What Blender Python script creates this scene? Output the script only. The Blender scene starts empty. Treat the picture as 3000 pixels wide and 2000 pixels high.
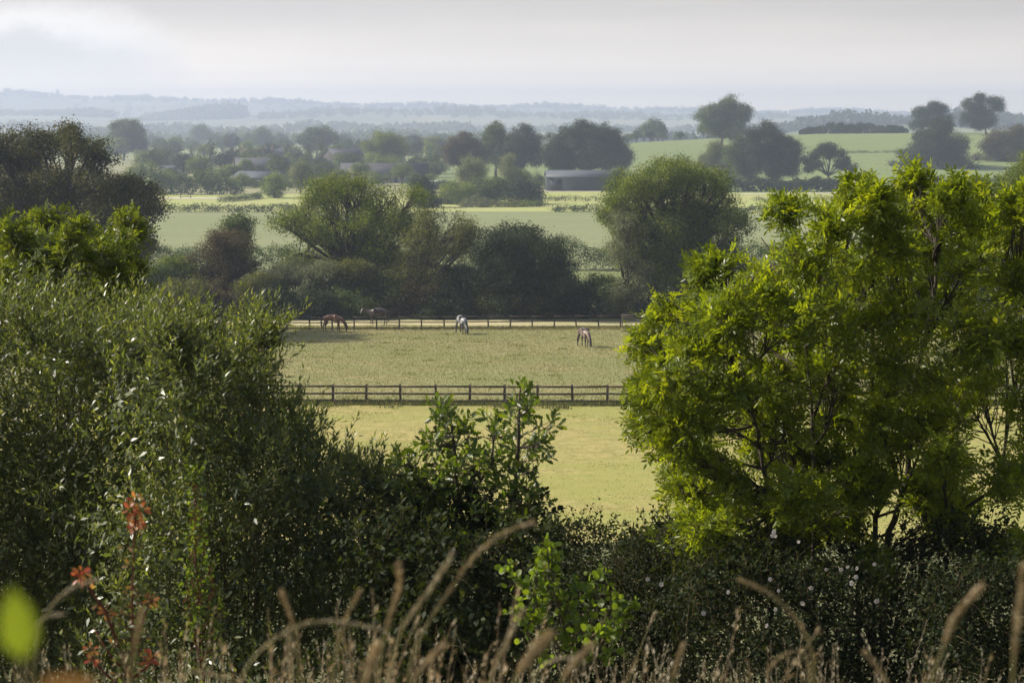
import bpy, math, random
import numpy as np
from mathutils import Vector, Matrix

R = math.radians
scene = bpy.context.scene
C = scene.collection
# ------------------------------------------------------------------ camera model
F = 4389.0; CX, CY = 1176.0, 784.0; EYE = 1.6
TH = math.atan((CY - 266.6) / F)
CTH, STH = math.cos(TH), math.sin(TH)
def at(px, py, d):
    """world point seen at pixel (px, py) of a 2352 x 1568 frame, d metres ahead"""
    u = (px - CX) / F; v = (CY - py) / F
    t = d / (CTH + v * STH)
    return np.array([u * t, d, EYE + t * (-STH + v * CTH)])
def rowz(row, d): return float(at(CX, row, d)[2])
def xat(px, d): return float(at(px, 600, d)[0])

# ------------------------------------------------------------------ terrain height
_prof = [(-400, 6), (-60, 4), (-5, .7), (0, 0), (2, -.12), (4, -.65), (6, -1.35), (10, -2.7), (15, -4.5), (20, -6.0), (35, -9.0), (50, -11.2), (64, -12.35),
         (80, -12.95), (101.5, rowz(924, 101.5)), (130, rowz(826, 130)), (159, rowz(757, 159)), (168, rowz(735, 168)), (200, -16.7),
         (250, rowz(588, 250)), (300, rowz(548, 300)), (345, rowz(519, 345)), (400, rowz(489, 400)), (470, rowz(462, 470)), (545, rowz(438, 545)), (600, rowz(426, 600)),
         (700, -19.8), (900, -20.5), (1200, -22.5), (2000, -26), (4000, -22), (20000, -10)]
PX = np.array([p[0] for p in _prof], float); PZ = np.array([p[1] for p in _prof], float)
def sst(a, b, t):
    t = np.clip((t - a) / (b - a), 0, 1); return t * t * (3 - 2 * t)
RIDGES = [  # distance, half width, [(px, row of the crest)]
    (7000, 1100, [(-900, 222), (0, 218), (300, 226), (640, 237), (900, 243), (1300, 252), (1600, 258), (2000, 261), (2352, 265), (3200, 268)]),
    (4900, 600, [(-900, 262), (0, 262), (150, 258), (260, 262), (330, 272), (400, 268), (520, 268), (600, 262), (750, 262), (1000, 258), (1300, 266), (1700, 274), (2352, 278), (3200, 278)]),
    (3300, 320, [(-900, 292), (0, 288), (200, 290), (420, 302), (640, 298), (900, 292), (1100, 299), (1300, 305), (1600, 300), (2000, 290), (2352, 290), (3200, 290)]),
    (2250, 250, [(-900, 345), (1000, 345), (1560, 335), (1700, 314), (1830, 292), (1950, 284), (2100, 275), (2352, 284), (3200, 288)]),
]
_ridge = []
for D, Wd, rows in RIDGES:
    _ridge.append((D, Wd, np.array([(p - CX) / F for p, r in rows]), np.array([rowz(r, D) for p, r in rows])))
_hx = np.array([-150, -60, -20, 20, 59, 100, 143, 255, 500]); _hz = np.array([0, 0, 2.2, 5.5, 9.2, 11.6, 13.6, 14.6, 14.0])
def zg(x, y):
    x = np.asarray(x, float); y = np.asarray(y, float)
    z = np.interp(y, PX, PZ)
    z = z + np.interp(x * 900 / np.maximum(y, 300), _hx, _hz) * sst(585, 930, y) * (1 - sst(980, 1500, y))
    z = z + .25 * np.sin(x * .045 + 1) * np.sin(y * .05) * sst(40, 90, y) * (1 - sst(90, 140, y)) * .6
    z = z - .02 * np.abs(x) * sst(2, 9, y) * (1 - sst(9, 50, y)) * .4
    ang = x / np.maximum(y, 1)
    for D, Wd, ua, za in _ridge:
        h = np.interp(ang, ua, za) + 6 * np.sin(x * .004 + D) * np.sin(x * .0017 + D * .3)
        t = np.clip(np.abs(y - D) / Wd, 0, 3)
        g = np.exp(-t * t * 1.3)
        z = np.maximum(z, z * (1 - g) + h * g)
    return z
def zf(x, y): return float(zg(x, y))

# ------------------------------------------------------------------ mesh + object helpers
def mesh_arr(name, V, faces, rnd=None, smooth=False):
    """faces: list of (M,k) int arrays; rnd: per-face float array"""
    me = bpy.data.meshes.new(name)
    V = np.ascontiguousarray(V, np.float32)
    me.vertices.add(len(V)); me.vertices.foreach_set('co', V.ravel())
    faces = [np.asarray(f, np.int32) for f in faces if len(f)]
    tot = sum(f.size for f in faces); nf = sum(len(f) for f in faces)
    me.loops.add(tot); me.loops.foreach_set('vertex_index', np.concatenate([f.ravel() for f in faces]))
    ls = []; s = 0
    for f in faces:
        k = f.shape[1]; ls.append(np.arange(len(f), dtype=np.int32) * k + s); s += f.size
    me.polygons.add(nf); me.polygons.foreach_set('loop_start', np.concatenate(ls))
    me.update(calc_edges=True)
    if smooth: me.polygons.foreach_set('use_smooth', np.ones(nf, bool))
    if rnd is not None:
        a = me.attributes.new('rnd', 'FLOAT', 'FACE'); a.data.foreach_set('value', np.ascontiguousarray(rnd, np.float32))
    return me
def link(name, me, mat, parent=None):
    o = bpy.data.objects.new(name, me); C.objects.link(o)
    if me is not None and mat is not None and not len(me.materials): me.materials.append(mat)
    if parent is not None: o.parent = parent
    return o
def tag(o, label=None, cat=None, group=None, kind=None):
    for k, v in (('label', label), ('category', cat), ('group', group), ('kind', kind)):
        if v: o[k] = v
    return o
def thing(name, label, cat, loc=(0, 0, 0), rz=0, group=None):
    o = bpy.data.objects.new(name, None); C.objects.link(o); o.location = [float(c) for c in loc]; o.rotation_euler = (0, 0, rz)
    o.empty_display_size = .2
    return tag(o, label, cat, group)
def copy_thing(o, loc, rz=0, scale=(1, 1, 1), label=None, group=None):
    c = o.copy(); C.objects.link(c); c.location = [float(v) for v in loc]; c.rotation_euler = (0, 0, rz); c.scale = scale
    if label: c['label'] = label
    if group: c['group'] = group
    for ch in list(o.children):
        k = ch.copy(); C.objects.link(k); k.parent = c
        for g in list(ch.children):
            q = g.copy(); C.objects.link(q); q.parent = k
    return c
def norm(a): return a / np.maximum(np.linalg.norm(a, axis=-1, keepdims=True), 1e-9)
def perp(a, rng):
    r = rng.normal(size=a.shape); r -= (r * a).sum(-1, keepdims=True) * a
    return norm(r)

class MB:
    """collects geometry for one mesh"""
    def __init__(s): s.V = []; s.F = {}; s.n = 0; s.R = {}
    def add(s, V, Fs, rnd=None):
        V = np.asarray(V, float).reshape(-1, 3)
        for f in Fs:
            f = np.asarray(f, int)
            if not len(f): continue
            k = f.shape[1]; s.F.setdefault(k, []).append(f + s.n)
            s.R.setdefault(k, []).append(np.full(len(f), .5) if rnd is None else rnd)
        s.V.append(V); s.n += len(V); return s
    def box(s, c, size, rz=0):
        c = np.array(c, float); h = np.array(size, float) / 2
        P = np.array([[x, y, z] for x in (-1, 1) for y in (-1, 1) for z in (-1, 1)], float) * h
        ca, sa = math.cos(rz), math.sin(rz)
        P = np.stack([P[:, 0] * ca - P[:, 1] * sa, P[:, 0] * sa + P[:, 1] * ca, P[:, 2]], 1) + c
        return s.add(P, [[[0, 1, 3, 2], [4, 6, 7, 5], [0, 4, 5, 1], [2, 3, 7, 6], [0, 2, 6, 4], [1, 5, 7, 3]]])
    def tube(s, pts, rad, k=6):
        pts = np.array(pts, float); n = len(pts); rad = np.broadcast_to(np.array(rad, float), (n,))
        tg = norm(np.gradient(pts, axis=0)); ref = np.array([0, 0, 1.]) if abs(tg[:, 2]).mean() < .85 else np.array([1., 0, 0])
        a = norm(np.cross(tg, ref)); b = np.cross(tg, a)
        th = np.arange(k) * 2 * math.pi / k
        V = pts[:, None] + (a[:, None] * np.cos(th)[None, :, None] + b[:, None] * np.sin(th)[None, :, None]) * rad[:, None, None]
        i = np.arange(n - 1)[:, None] * k; j = np.arange(k)[None]
        f = np.stack([i + j, i + (j + 1) % k, i + k + (j + 1) % k, i + k + j], -1).reshape(-1, 4)
        s.add(V.reshape(-1, 3), [f])
        if k > 2: s.F.setdefault(k, []).append(np.array([np.arange(k)[::-1]]) + s.n - n * k); s.R.setdefault(k, []).append(np.full(1, .5)); s.F[k].append(np.array([np.arange(k)]) + s.n - k); s.R[k].append(np.full(1, .5))
        return s
    def prisms(s, A, B, ra, rb, k=3):
        A = np.asarray(A, float); B = np.asarray(B, float); n = len(A)
        if not n: return s
        t = norm(B - A); ref = np.where(np.abs(t[:, 2:3]) > .9, [[1., 0, 0]], [[0, 0, 1.]])
        a = norm(np.cross(t, ref)); b = np.cross(t, a); th = np.arange(k) * 2 * math.pi / k
        o = a[:, None] * np.cos(th)[None, :, None] + b[:, None] * np.sin(th)[None, :, None]
        ra = np.broadcast_to(ra, (n,))[:, None, None]; rb = np.broadcast_to(rb, (n,))[:, None, None]
        V = np.concatenate([A[:, None] + o * ra, B[:, None] + o * rb], 1).reshape(-1, 3)
        i = np.arange(n)[:, None] * 2 * k; j = np.arange(k)[None]
        return s.add(V, [np.stack([i + j, i + (j + 1) % k, i + k + (j + 1) % k, i + k + j], -1).reshape(-1, 4)])
    def mesh(s, name, smooth=False):
        ks = sorted(s.F); Fs = [np.concatenate(s.F[k]) for k in ks]; rn = np.concatenate([np.concatenate(s.R[k]) for k in ks])
        return mesh_arr(name, np.concatenate(s.V), Fs, rn, smooth)
    def build(s, name, mat, parent=None, smooth=False):
        return link(name, s.mesh(name, smooth), mat, parent)

# leaf templates: (along, across, up) and faces
T_QUAD = (np.array([[0, 0, 0], [.45, .5, .1], [1, 0, 0], [.45, -.5, .1]]), [[0, 1, 2, 3]])
T_OVAL = (np.array([[0, 0, 0], [.3, .42, .10], [.68, .36, .08], [1, 0, -.08], [.68, -.36, .08], [.3, -.42, .10], [.5, 0, 0]]),
          [[0, 1, 2, 6], [6, 2, 3, 4], [0, 6, 4, 5]])
T_LONG = (np.array([[0, 0, 0], [.35, .5, .12], [1, 0, -.14], [.35, -.5, .12]]), [[0, 1, 2, 3]])
T_ROUND = (np.array([[0, 0, 0], [.15, .36, .05], [.5, .5, .08], [.85, .34, .03], [1.03, 0, -.04], [.85, -.34, .03], [.5, -.5, .08], [.15, -.36, .05], [.5, 0, 0]]),
           [[0, 1, 2, 8], [8, 2, 3, 4], [8, 4, 5, 6], [0, 8, 6, 7]])
_ok = [(.0, .03), (.16, .1), (.24, .26), (.33, .12), (.46, .38), (.56, .17), (.72, .42), (.8, .2), (.93, .24), (1.0, .0)]
_ov = [[u, v, v * .25] for u, v in _ok] + [[u, -v, v * .25] for u, v in _ok[1:-1]] + [[u, 0, 0] for u, v in _ok[1:-1]]
_n = len(_ok); _fa = []
for _i in range(_n - 1):
    def _L(i): return i
    def _Rr(i): return 0 if i == 0 else (_n - 1 if i == _n - 1 else _n + i - 1)
    def _M(i): return 0 if i == 0 else (_n - 1 if i == _n - 1 else _n + (_n - 2) + i - 1)
    if _i == 0: _fa += [[0, 1, _M(1), _M(1)], [0, _M(1), _Rr(1), _Rr(1)]]
    elif _i == _n - 2: _fa += [[_M(_i), _L(_i), _n - 1, _n - 1], [_M(_i), _n - 1, _Rr(_i), _Rr(_i)]]
    else: _fa += [[_M(_i), _L(_i), _L(_i + 1), _M(_i + 1)], [_M(_i), _M(_i + 1), _Rr(_i + 1), _Rr(_i)]]
_tri = [f[:3] for f in _fa if f[2] == f[3]]; _qd = [f for f in _fa if f[2] != f[3]]
T_OAK = (np.array(_ov), _qd, _tri)

def leaf_geo(mb, T, pos, d, nrm, L, W, rnd):
    tv = T[0]; n = len(pos)
    if not n: return
    d = norm(d); nrm = norm(nrm - (nrm * d).sum(-1, keepdims=True) * d); s = np.cross(nrm, d)
    L = np.broadcast_to(L, (n,)); W = np.broadcast_to(W, (n,)); rnd = np.broadcast_to(rnd, (n,))
    V = (pos[:, None] + d[:, None] * (tv[None, :, 0:1] * L[:, None, None]) + s[:, None] * (tv[None, :, 1:2] * W[:, None, None])
         + nrm[:, None] * (tv[None, :, 2:3] * W[:, None, None]))
    base = mb.n; mb.V.append(V.reshape(-1, 3)); mb.n += n * len(tv)
    for fs in T[1:]:
        f = np.array(fs); k = f.shape[1]
        a = (np.arange(n)[:, None, None] * len(tv) + f[None] + base).reshape(-1, k)
        mb.F.setdefault(k, []).append(a); mb.R.setdefault(k, []).append(np.repeat(rnd, len(f)))

# ------------------------------------------------------------------ materials
def new_mat(name):
    m = bpy.data.materials.new(name); m.use_nodes = True; nt = m.node_tree; nt.nodes.clear()
    return m, nt, nt.nodes, nt.links
def leaf_mat(name, c1, c2, c3=None, trans=.4, tcol=None, rough=.6, spec=.22):
    """c1/c2/c3: base colours picked per leaf; tcol multiplies the colour let through"""
    m, nt, N, Lk = new_mat(name)
    at_ = N.new('ShaderNodeAttribute'); at_.attribute_name = 'rnd'
    cr = N.new('ShaderNodeValToRGB'); e = cr.color_ramp.elements
    e[0].position = .15; e[0].color = (*c1, 1); e[1].position = .6; e[1].color = (*c2, 1)
    x = e.new(.95); x.color = (*(c3 or c2), 1)
    Lk.new(at_.outputs['Fac'], cr.inputs[0])
    p = N.new('ShaderNodeBsdfPrincipled'); p.inputs['Roughness'].default_value = rough; p.inputs['Specular IOR Level'].default_value = spec
    Lk.new(cr.outputs[0], p.inputs['Base Color'])
    t = N.new('ShaderNodeBsdfTranslucent')
    mx = N.new('ShaderNodeMix'); mx.data_type = 'RGBA'; mx.blend_type = 'MULTIPLY'; mx.inputs[0].default_value = 1
    Lk.new(cr.outputs[0], mx.inputs[6]); mx.inputs[7].default_value = (*(tcol or (2.2, 2.0, .8)), 1)
    Lk.new(mx.outputs[2], t.inputs['Color'])
    ms = N.new('ShaderNodeMixShader'); ms.inputs[0].default_value = trans
    Lk.new(p.outputs[0], ms.inputs[1]); Lk.new(t.outputs[0], ms.inputs[2])
    o = N.new('ShaderNodeOutputMaterial'); Lk.new(ms.outputs[0], o.inputs[0])
    return m
def surf_mat(name, c1, c2, scale=3, rough=.9, bump=.2, detail=6, spec=.2, stretch=(1, 1, 1), c3=None, scale2=.05, amt2=.5):
    m, nt, N, Lk = new_mat(name)
    tc = N.new('ShaderNodeTexCoord'); mp = N.new('ShaderNodeMapping'); mp.inputs['Scale'].default_value = stretch
    Lk.new(tc.outputs['Object'], mp.inputs[0])
    n1 = N.new('ShaderNodeTexNoise'); n1.inputs['Scale'].default_value = scale; n1.inputs['Detail'].default_value = detail; n1.inputs['Roughness'].default_value = .65
    Lk.new(mp.outputs[0], n1.inputs[0])
    cr = N.new('ShaderNodeValToRGB'); e = cr.color_ramp.elements; e[0].position = .32; e[1].position = .68
    e[0].color = (*c1, 1); e[1].color = (*c2, 1); Lk.new(n1.outputs[0], cr.inputs[0])
    col = cr.outputs[0]
    if c3:
        n2 = N.new('ShaderNodeTexNoise'); n2.inputs['Scale'].default_value = scale2; n2.inputs['Detail'].default_value = 4
        Lk.new(tc.outputs['Object'], n2.inputs[0])
        r2 = N.new('ShaderNodeMapRange'); r2.inputs[1].default_value = .42; r2.inputs[2].default_value = .62; r2.inputs[4].default_value = amt2
        Lk.new(n2.outputs[0], r2.inputs[0])
        mx = N.new('ShaderNodeMix'); mx.data_type = 'RGBA'; Lk.new(r2.outputs[0], mx.inputs[0]); Lk.new(col, mx.inputs[6]); mx.inputs[7].default_value = (*c3, 1)
        col = mx.outputs[2]
    p = N.new('ShaderNodeBsdfPrincipled'); p.inputs['Roughness'].default_value = rough; p.inputs['Specular IOR Level'].default_value = spec
    Lk.new(col, p.inputs['Base Color'])
    if bump:
        b = N.new('ShaderNodeBump'); b.inputs['Strength'].default_value = bump; b.inputs['Distance'].default_value = .05
        Lk.new(n1.outputs[0], b.inputs['Height']); Lk.new(b.outputs[0], p.inputs['Normal'])
    o = N.new('ShaderNodeOutputMaterial'); Lk.new(p.outputs[0], o.inputs[0])
    return m
M = {}
M['bark'] = surf_mat('bark', (.045, .036, .028), (.10, .085, .065), 14, bump=.5, stretch=(1, 1, .25))
M['bark_pale'] = surf_mat('bark_pale', (.10, .09, .07), (.2, .18, .14), 14, bump=.4, stretch=(1, 1, .25))
M['twig'] = surf_mat('twig', (.07, .055, .03), (.13, .10, .05), 20, bump=.2)
M['twig_red'] = surf_mat('twig_red', (.10, .03, .025), (.16, .05, .03), 20, bump=.1)

# ------------------------------------------------------------------ crowns
def lobes_px(L, d, rng, depth=None):
    """pixel lobes (px, py, r) -> world spheres, spread in depth to make a round crown"""
    L = np.array(L, float); sc = d / F
    w = (L[:, 0].max() - L[:, 0].min() + 2 * L[:, 2].mean()) * sc
    De = (w * .30 if depth is None else depth)
    out = []
    for px, py, r in L:
        off = rng.uniform(.15, .9) * De * rng.choice([-1, 1])
        for sgn, q in ((1, 1.), (-1, .95)):
            p = at(px, py, d); p = p + np.array([0, sgn * off, 0]); p[0] += rng.normal() * .04 * w * (sgn < 0)
            out.append([*p, r * sc * q, r * sc * q, r * sc * q * .92])
    return np.array(out)
def vnoise(P, f, ph=0.):
    P = P * f
    return (np.sin(P[:, 0] * 1.7 + ph + 1.3 * np.sin(P[:, 1] * 1.1)) + np.sin(P[:, 1] * 1.9 + 2.1 * ph + 1.2 * np.sin(P[:, 2] * 1.3)) + np.sin(P[:, 2] * 2.3 + ph * .7 + 1.1 * np.sin(P[:, 0] * .9))) / 3
def cluster_pts(lobes, dens, rng, gap=-.45, inner=.5, gapf=None):
    P = []; O = []
    for l in lobes:
        c, r = l[:3], l[3:6]; rm = r.mean()
        n = max(6, int(4 * math.pi * rm * rm * dens))
        u = norm(rng.normal(size=(n, 3)))
        q = inner + (1.06 - inner) * rng.random(n) ** .55
        P.append(c + u * r * q[:, None]); O.append(u)
    P = np.concatenate(P); O = np.concatenate(O)
    keep = np.ones(len(P), bool)
    for l in lobes:
        dd = (((P - l[:3]) / l[3:6]) ** 2).sum(1)
        keep &= ~((dd < inner ** 2 * .8) & (rng.random(len(P)) < .8))
    rm = lobes[:, 3].mean()
    keep &= vnoise(P, (gapf or 1.9 / rm), rng.random() * 9) > gap
    return P[keep], O[keep]
def sublobes(lobes, rng, n=7, f=(.34, .52), out_=1.0):
    out = []
    for l in lobes:
        for u in norm(rng.normal(size=(n, 3))):
            r = l[3] * rng.uniform(*f); out.append([*(l[:3] + u * (l[3:6] * out_ - r * .55)), r, r, r * .8])
    return np.array(out)
def leaf_cloud(mb, P, O, k, spread, size, rng, T=T_QUAD, asp=.62, droop=.3, ow=1.0, rw=.42):
    n = len(P)
    cr_ = rng.random(n)
    pos = np.repeat(P, k, 0) + rng.normal(size=(n * k, 3)) * spread * np.array([1, 1, .7])
    o = np.repeat(O, k, 0)
    nr = norm(o * ow + np.array([0, 0, .5]) + rng.normal(size=o.shape) * rw)
    d = norm(perp(nr, rng) + o * .4 + np.array([0, 0, -droop]))
    L = size * rng.uniform(.65, 1.35, n * k)
    rnd = np.clip(np.repeat(cr_, k) * .55 + rng.random(n * k) * .45, 0, 1)
    leaf_geo(mb, T, pos, d, nr, L, L * asp, rnd)
def bez(a, b, c, n=7):
    t = np.linspace(0, 1, n)[:, None]
    return (1 - t) ** 2 * a + 2 * t * (1 - t) * b + t * t * c
def skeleton(base, lobes, P, rng, r0, fork=.35, twigs=220, wob=.04, k=6):
    mb = MB(); top = lobes[:, 2].max(); H = top - base[2]
    cen = lobes[:, :3].mean(0)
    fk = base * 1.0; fk[2] += H * fork; fk[:2] += (cen[:2] - base[:2]) * .35
    tr = bez(base - np.array([0, 0, .3]), (base + fk) / 2 + rng.normal(size=3) * H * wob * np.array([1, 1, .2]), fk)
    mb.tube(tr, np.linspace(r0 * 1.25, r0 * .85, len(tr)), 8)
    rads = lobes[:, 3]
    for l in lobes:
        c = l[:3] - np.array([0, 0, l[5] * .1]); mid = (fk + c) / 2 + rng.normal(size=3) * H * wob + np.array([0, 0, H * .03])
        br = bez(fk, mid, c, 8); ln = np.linalg.norm(c - fk)
        ra = r0 * (.28 + .4 * l[3] / rads.max()); mb.tube(br, np.linspace(ra, ra * .35, len(br)), k)
        dd = np.linalg.norm(P - c, axis=1); near = np.where(dd < l[3] * 1.15)[0]
        if len(near):
            pick = rng.choice(near, min(len(near), max(4, twigs // len(lobes))), replace=False)
            q = br[rng.integers(4, len(br), len(pick))]
            m_ = (q + P[pick]) / 2 + rng.normal(size=(len(pick), 3)) * l[3] * .12
            mb.prisms(q, m_, ra * .3, ra * .2); mb.prisms(m_, P[pick], ra * .2, ra * .06)
    return mb
def px_tree(name, label, cat, basepx, d, L, mat, leaf=.22, dens=3.2, k=7, spread=.35, r0=.3, gap=-.45, seed=1, depth=None, bark='bark', inner=.5, fork=.3,
            crownname='crown', group=None, twigs=220, T=T_QUAD, asp=.62, droop=.3, trunk=True, sub=7):
    rng = np.random.default_rng(seed)
    x = xat(basepx, d); base = np.array([x, d, zf(x, d)])
    lobes = lobes_px(L, d, rng, depth)
    t = thing(name, label, cat, base, 0, group)
    P, O = cluster_pts(np.vstack([sublobes(lobes, rng, sub + 1, (.26, .5), 1.06), lobes * np.array([1, 1, 1, .62, .62, .62])]) if sub else lobes, dens * (.95 if sub else 1), rng, gap - .02, inner, 1.3 / lobes[:, 3].mean()); leaf = leaf * .64; k = int(k * 1.9)
    # keep leaves off the ground
    ok = P[:, 2] > zg(P[:, 0], P[:, 1]) + .1; P = P[ok]; O = O[ok]
    mb = MB(); leaf_cloud(mb, P - base, O, k, spread, leaf, rng, T, asp, droop)
    mb.build(crownname, mat, t)
    if trunk:
        lb = lobes.copy(); lb[:, :3] -= base
        skeleton(np.zeros(3), lb, P - base, rng, r0, fork, twigs).build('trunk', M[bark], t, smooth=True)
    return t
# ================================================================== SETTING: terrain split into fields
def field_mat(name, c1, c2, c3, scale=1.2, big=.03, bump=.35, lines=None, sx=1, amt=.6):
    """grass field: fine speckle + broad patches; optional tramlines"""
    m, nt, N, Lk = new_mat(name)
    tc = N.new('ShaderNodeTexCoord')
    def noise(sc, det, st_=(1, 1, 1)):
        mp = N.new('ShaderNodeMapping'); mp.inputs['Scale'].default_value = st_; Lk.new(tc.outputs['Object'], mp.inputs[0])
        n = N.new('ShaderNodeTexNoise'); n.inputs['Scale'].default_value = sc; n.inputs['Detail'].default_value = det; n.inputs['Roughness'].default_value = .7
        Lk.new(mp.outputs[0], n.inputs[0]); return n
    n1 = noise(scale, 8, (sx, 1, 1)); n2 = noise(big, 5, (1, 1.6, 1)); n3 = noise(big * 6, 4, (.5, 1.4, 1))
    cr = N.new('ShaderNodeValToRGB'); e = cr.color_ramp.elements; e[0].position = .41; e[1].position = .59
    e[0].color = (*c1, 1); e[1].color = (*c2, 1); Lk.new(n1.outputs[0], cr.inputs[0])
    ad = N.new('ShaderNodeMath'); ad.operation = 'ADD'; Lk.new(n2.outputs[0], ad.inputs[0]); Lk.new(n3.outputs[0], ad.inputs[1])
    r2 = N.new('ShaderNodeMapRange'); r2.inputs[1].default_value = .93; r2.inputs[2].default_value = 1.10; r2.inputs[4].default_value = amt
    Lk.new(ad.outputs[0], r2.inputs[0])
    mx = N.new('ShaderNodeMix'); mx.data_type = 'RGBA'; Lk.new(r2.outputs[0], mx.inputs[0]); Lk.new(cr.outputs[0], mx.inputs[6]); mx.inputs[7].default_value = (*c3, 1)
    col = mx.outputs[2]
    if lines:
        ang, freq, lc, am = lines
        mp = N.new('ShaderNodeMapping'); mp.inputs['Rotation'].default_value = (0, 0, ang); Lk.new(tc.outputs['Object'], mp.inputs[0])
        w = N.new('ShaderNodeTexWave'); w.inputs['Scale'].default_value = freq; w.inputs['Distortion'].default_value = .6; w.inputs['Detail Scale'].default_value = .3
        Lk.new(mp.outputs[0], w.inputs[0])
        r3 = N.new('ShaderNodeMapRange'); r3.inputs[1].default_value = .86; r3.inputs[2].default_value = .99; r3.inputs[4].default_value = am; Lk.new(w.outputs['Fac'], r3.inputs[0])
        m2 = N.new('ShaderNodeMix'); m2.data_type = 'RGBA'; Lk.new(r3.outputs[0], m2.inputs[0]); Lk.new(col, m2.inputs[6]); m2.inputs[7].default_value = (*lc, 1); col = m2.outputs[2]
    p = N.new('ShaderNodeBsdfPrincipled'); p.inputs['Roughness'].default_value = .85; p.inputs['Specular IOR Level'].default_value = .1
    p.inputs['Sheen Weight'].default_value = .25; p.inputs['Sheen Roughness'].default_value = .6; p.inputs['Sheen Tint'].default_value = (.75, .8, .45, 1)
    Lk.new(col, p.inputs['Base Color'])
    b = N.new('ShaderNodeBump'); b.inputs['Strength'].default_value = bump; b.inputs['Distance'].default_value = .15
    Lk.new(n1.outputs[0], b.inputs['Height']); Lk.new(b.outputs[0], p.inputs['Normal'])
    o = N.new('ShaderNodeOutputMaterial'); Lk.new(p.outputs[0], o.inputs[0])
    return m
GM = {
    'grass_bank': field_mat('bank_soil', (.06, .06, .02), (.12, .11, .05), (.04, .045, .015), 6, .5),
    'near_paddock': field_mat('near_paddock', (.24, .205, .05), (.38, .30, .10), (.25, .25, .045), 1.3, .06, amt=.8),
    'far_paddock': field_mat('far_paddock', (.16, .142, .055), (.27, .225, .10), (.15, .165, .045), 1.2, .05, amt=.8),
    'dirt_track': field_mat('dirt_track', (.40, .34, .20), (.55, .46, .28), (.34, .31, .15), 1.0, .1),
    'hedge_bottom': field_mat('hedge_bottom', (.08, .09, .03), (.14, .14, .06), (.10, .12, .04), 1, .1),
    'wheat_field': field_mat('wheat_field', (.16, .18, .085), (.215, .225, .115), (.15, .175, .07), .5, .012, .5, (R(62), .05, (.10, .12, .045), .8)),
    'pasture': field_mat('pasture', (.10, .13, .035), (.15, .17, .05), (.15, .15, .06), .3, .015),
    'lower_meadow': field_mat('lower_meadow', (.26, .31, .07), (.36, .38, .10), (.40, .36, .17), .3, .02),
    'farm_ground': field_mat('farm_ground', (.14, .15, .06), (.22, .21, .10), (.30, .25, .16), .3, .03),
    'hillside_pasture': field_mat('hillside_pasture', (.09, .14, .035), (.13, .18, .045), (.15, .175, .055), .25, .02, .6, (R(84), .035, (.07, .10, .03), .5), .4),
    'valley': field_mat('valley', (.12, .15, .06), (.20, .22, .09), (.30, .28, .14), .05, .004),
    'distant_hills': field_mat('distant_hills', (.07, .09, .05), (.11, .13, .06), (.30, .28, .16), .02, .0011, .1, None, 1, .75),
}
def ramp_lines(pts):
    out = []
    for a, b, n in pts: out += list(np.linspace(a, b, n, endpoint=False))
    return out
ys = np.array(ramp_lines([(-400, -60, 4), (-60, -6, 6), (-6, 30, 60), (30, 94, 40), (94, 101, 6), (101, 101.5, 1), (101.5, 103.5, 2), (103.5, 163, 60), (163, 168, 4), (168, 250, 24), (250, 404, 40), (404, 410, 2),
                            (410, 470, 12), (470, 545, 14), (545, 585, 8), (585, 1500, 90), (1500, 2600, 40), (2600, 8400, 120)]) + [8400])
xp = np.concatenate([np.linspace(0, 40, 50, endpoint=False), np.linspace(40, 320, 50, endpoint=False), np.linspace(320, 1000, 30, endpoint=False), np.linspace(1000, 6000, 40)])
xs = np.unique(np.concatenate([-xp, xp]))
XX, YY = np.meshgrid(xs, ys); ZZ = zg(XX, YY)
rng0 = np.random.default_rng(5)
NY, NX = XX.shape
idx = np.arange(NY * NX).reshape(NY, NX)
quads = np.stack([idx[:-1, :-1], idx[:-1, 1:], idx[1:, 1:], idx[1:, :-1]], -1)
cx_ = (XX[:-1, :-1] + XX[1:, 1:]) / 2; cy_ = (YY[:-1, :-1] + YY[1:, 1:]) / 2
reg = np.full(cx_.shape, 'valley', dtype=object)
reg[cy_ < 60] = 'grass_bank'
reg[(cy_ >= 60)] = 'near_paddock'; reg[cy_ > 101.5] = 'far_paddock'; reg[cy_ > 163] = 'dirt_track'; reg[cy_ > 168] = 'hedge_bottom'
reg[cy_ > 190] = 'pasture'; reg[cy_ > 227] = 'wheat_field'; reg[cy_ > 407] = 'lower_meadow'
_sp = (cy_ > 470) & (cx_ < 10); reg[_sp] = 'lower_meadow'; reg[(cy_ > 520) & (cx_ < 5)] = 'farm_ground'
reg[(cy_ > 545) & (cx_ >= 5)] = 'farm_ground'; reg[(cy_ > 590) & (cx_ > -35)] = 'hillside_pasture'; reg[(cy_ > 530) & (cx_ > 42)] = 'hillside_pasture'; reg[cy_ > 1200] = 'valley'
reg[(cy_ > 950) & (cx_ < 0)] = 'valley'; reg[cy_ > 1800] = 'distant_hills'
VV = np.stack([XX.ravel(), YY.ravel(), ZZ.ravel()], 1)
for rname in GM:
    q = quads[reg == rname]
    if not len(q): continue
    u, inv = np.unique(q, return_inverse=True)
    me = mesh_arr(rname, VV[u], [inv.reshape(q.shape)], smooth=True)
    o = link(rname, me, GM[rname]); tag(o, None, None, None, 'structure')

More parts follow.
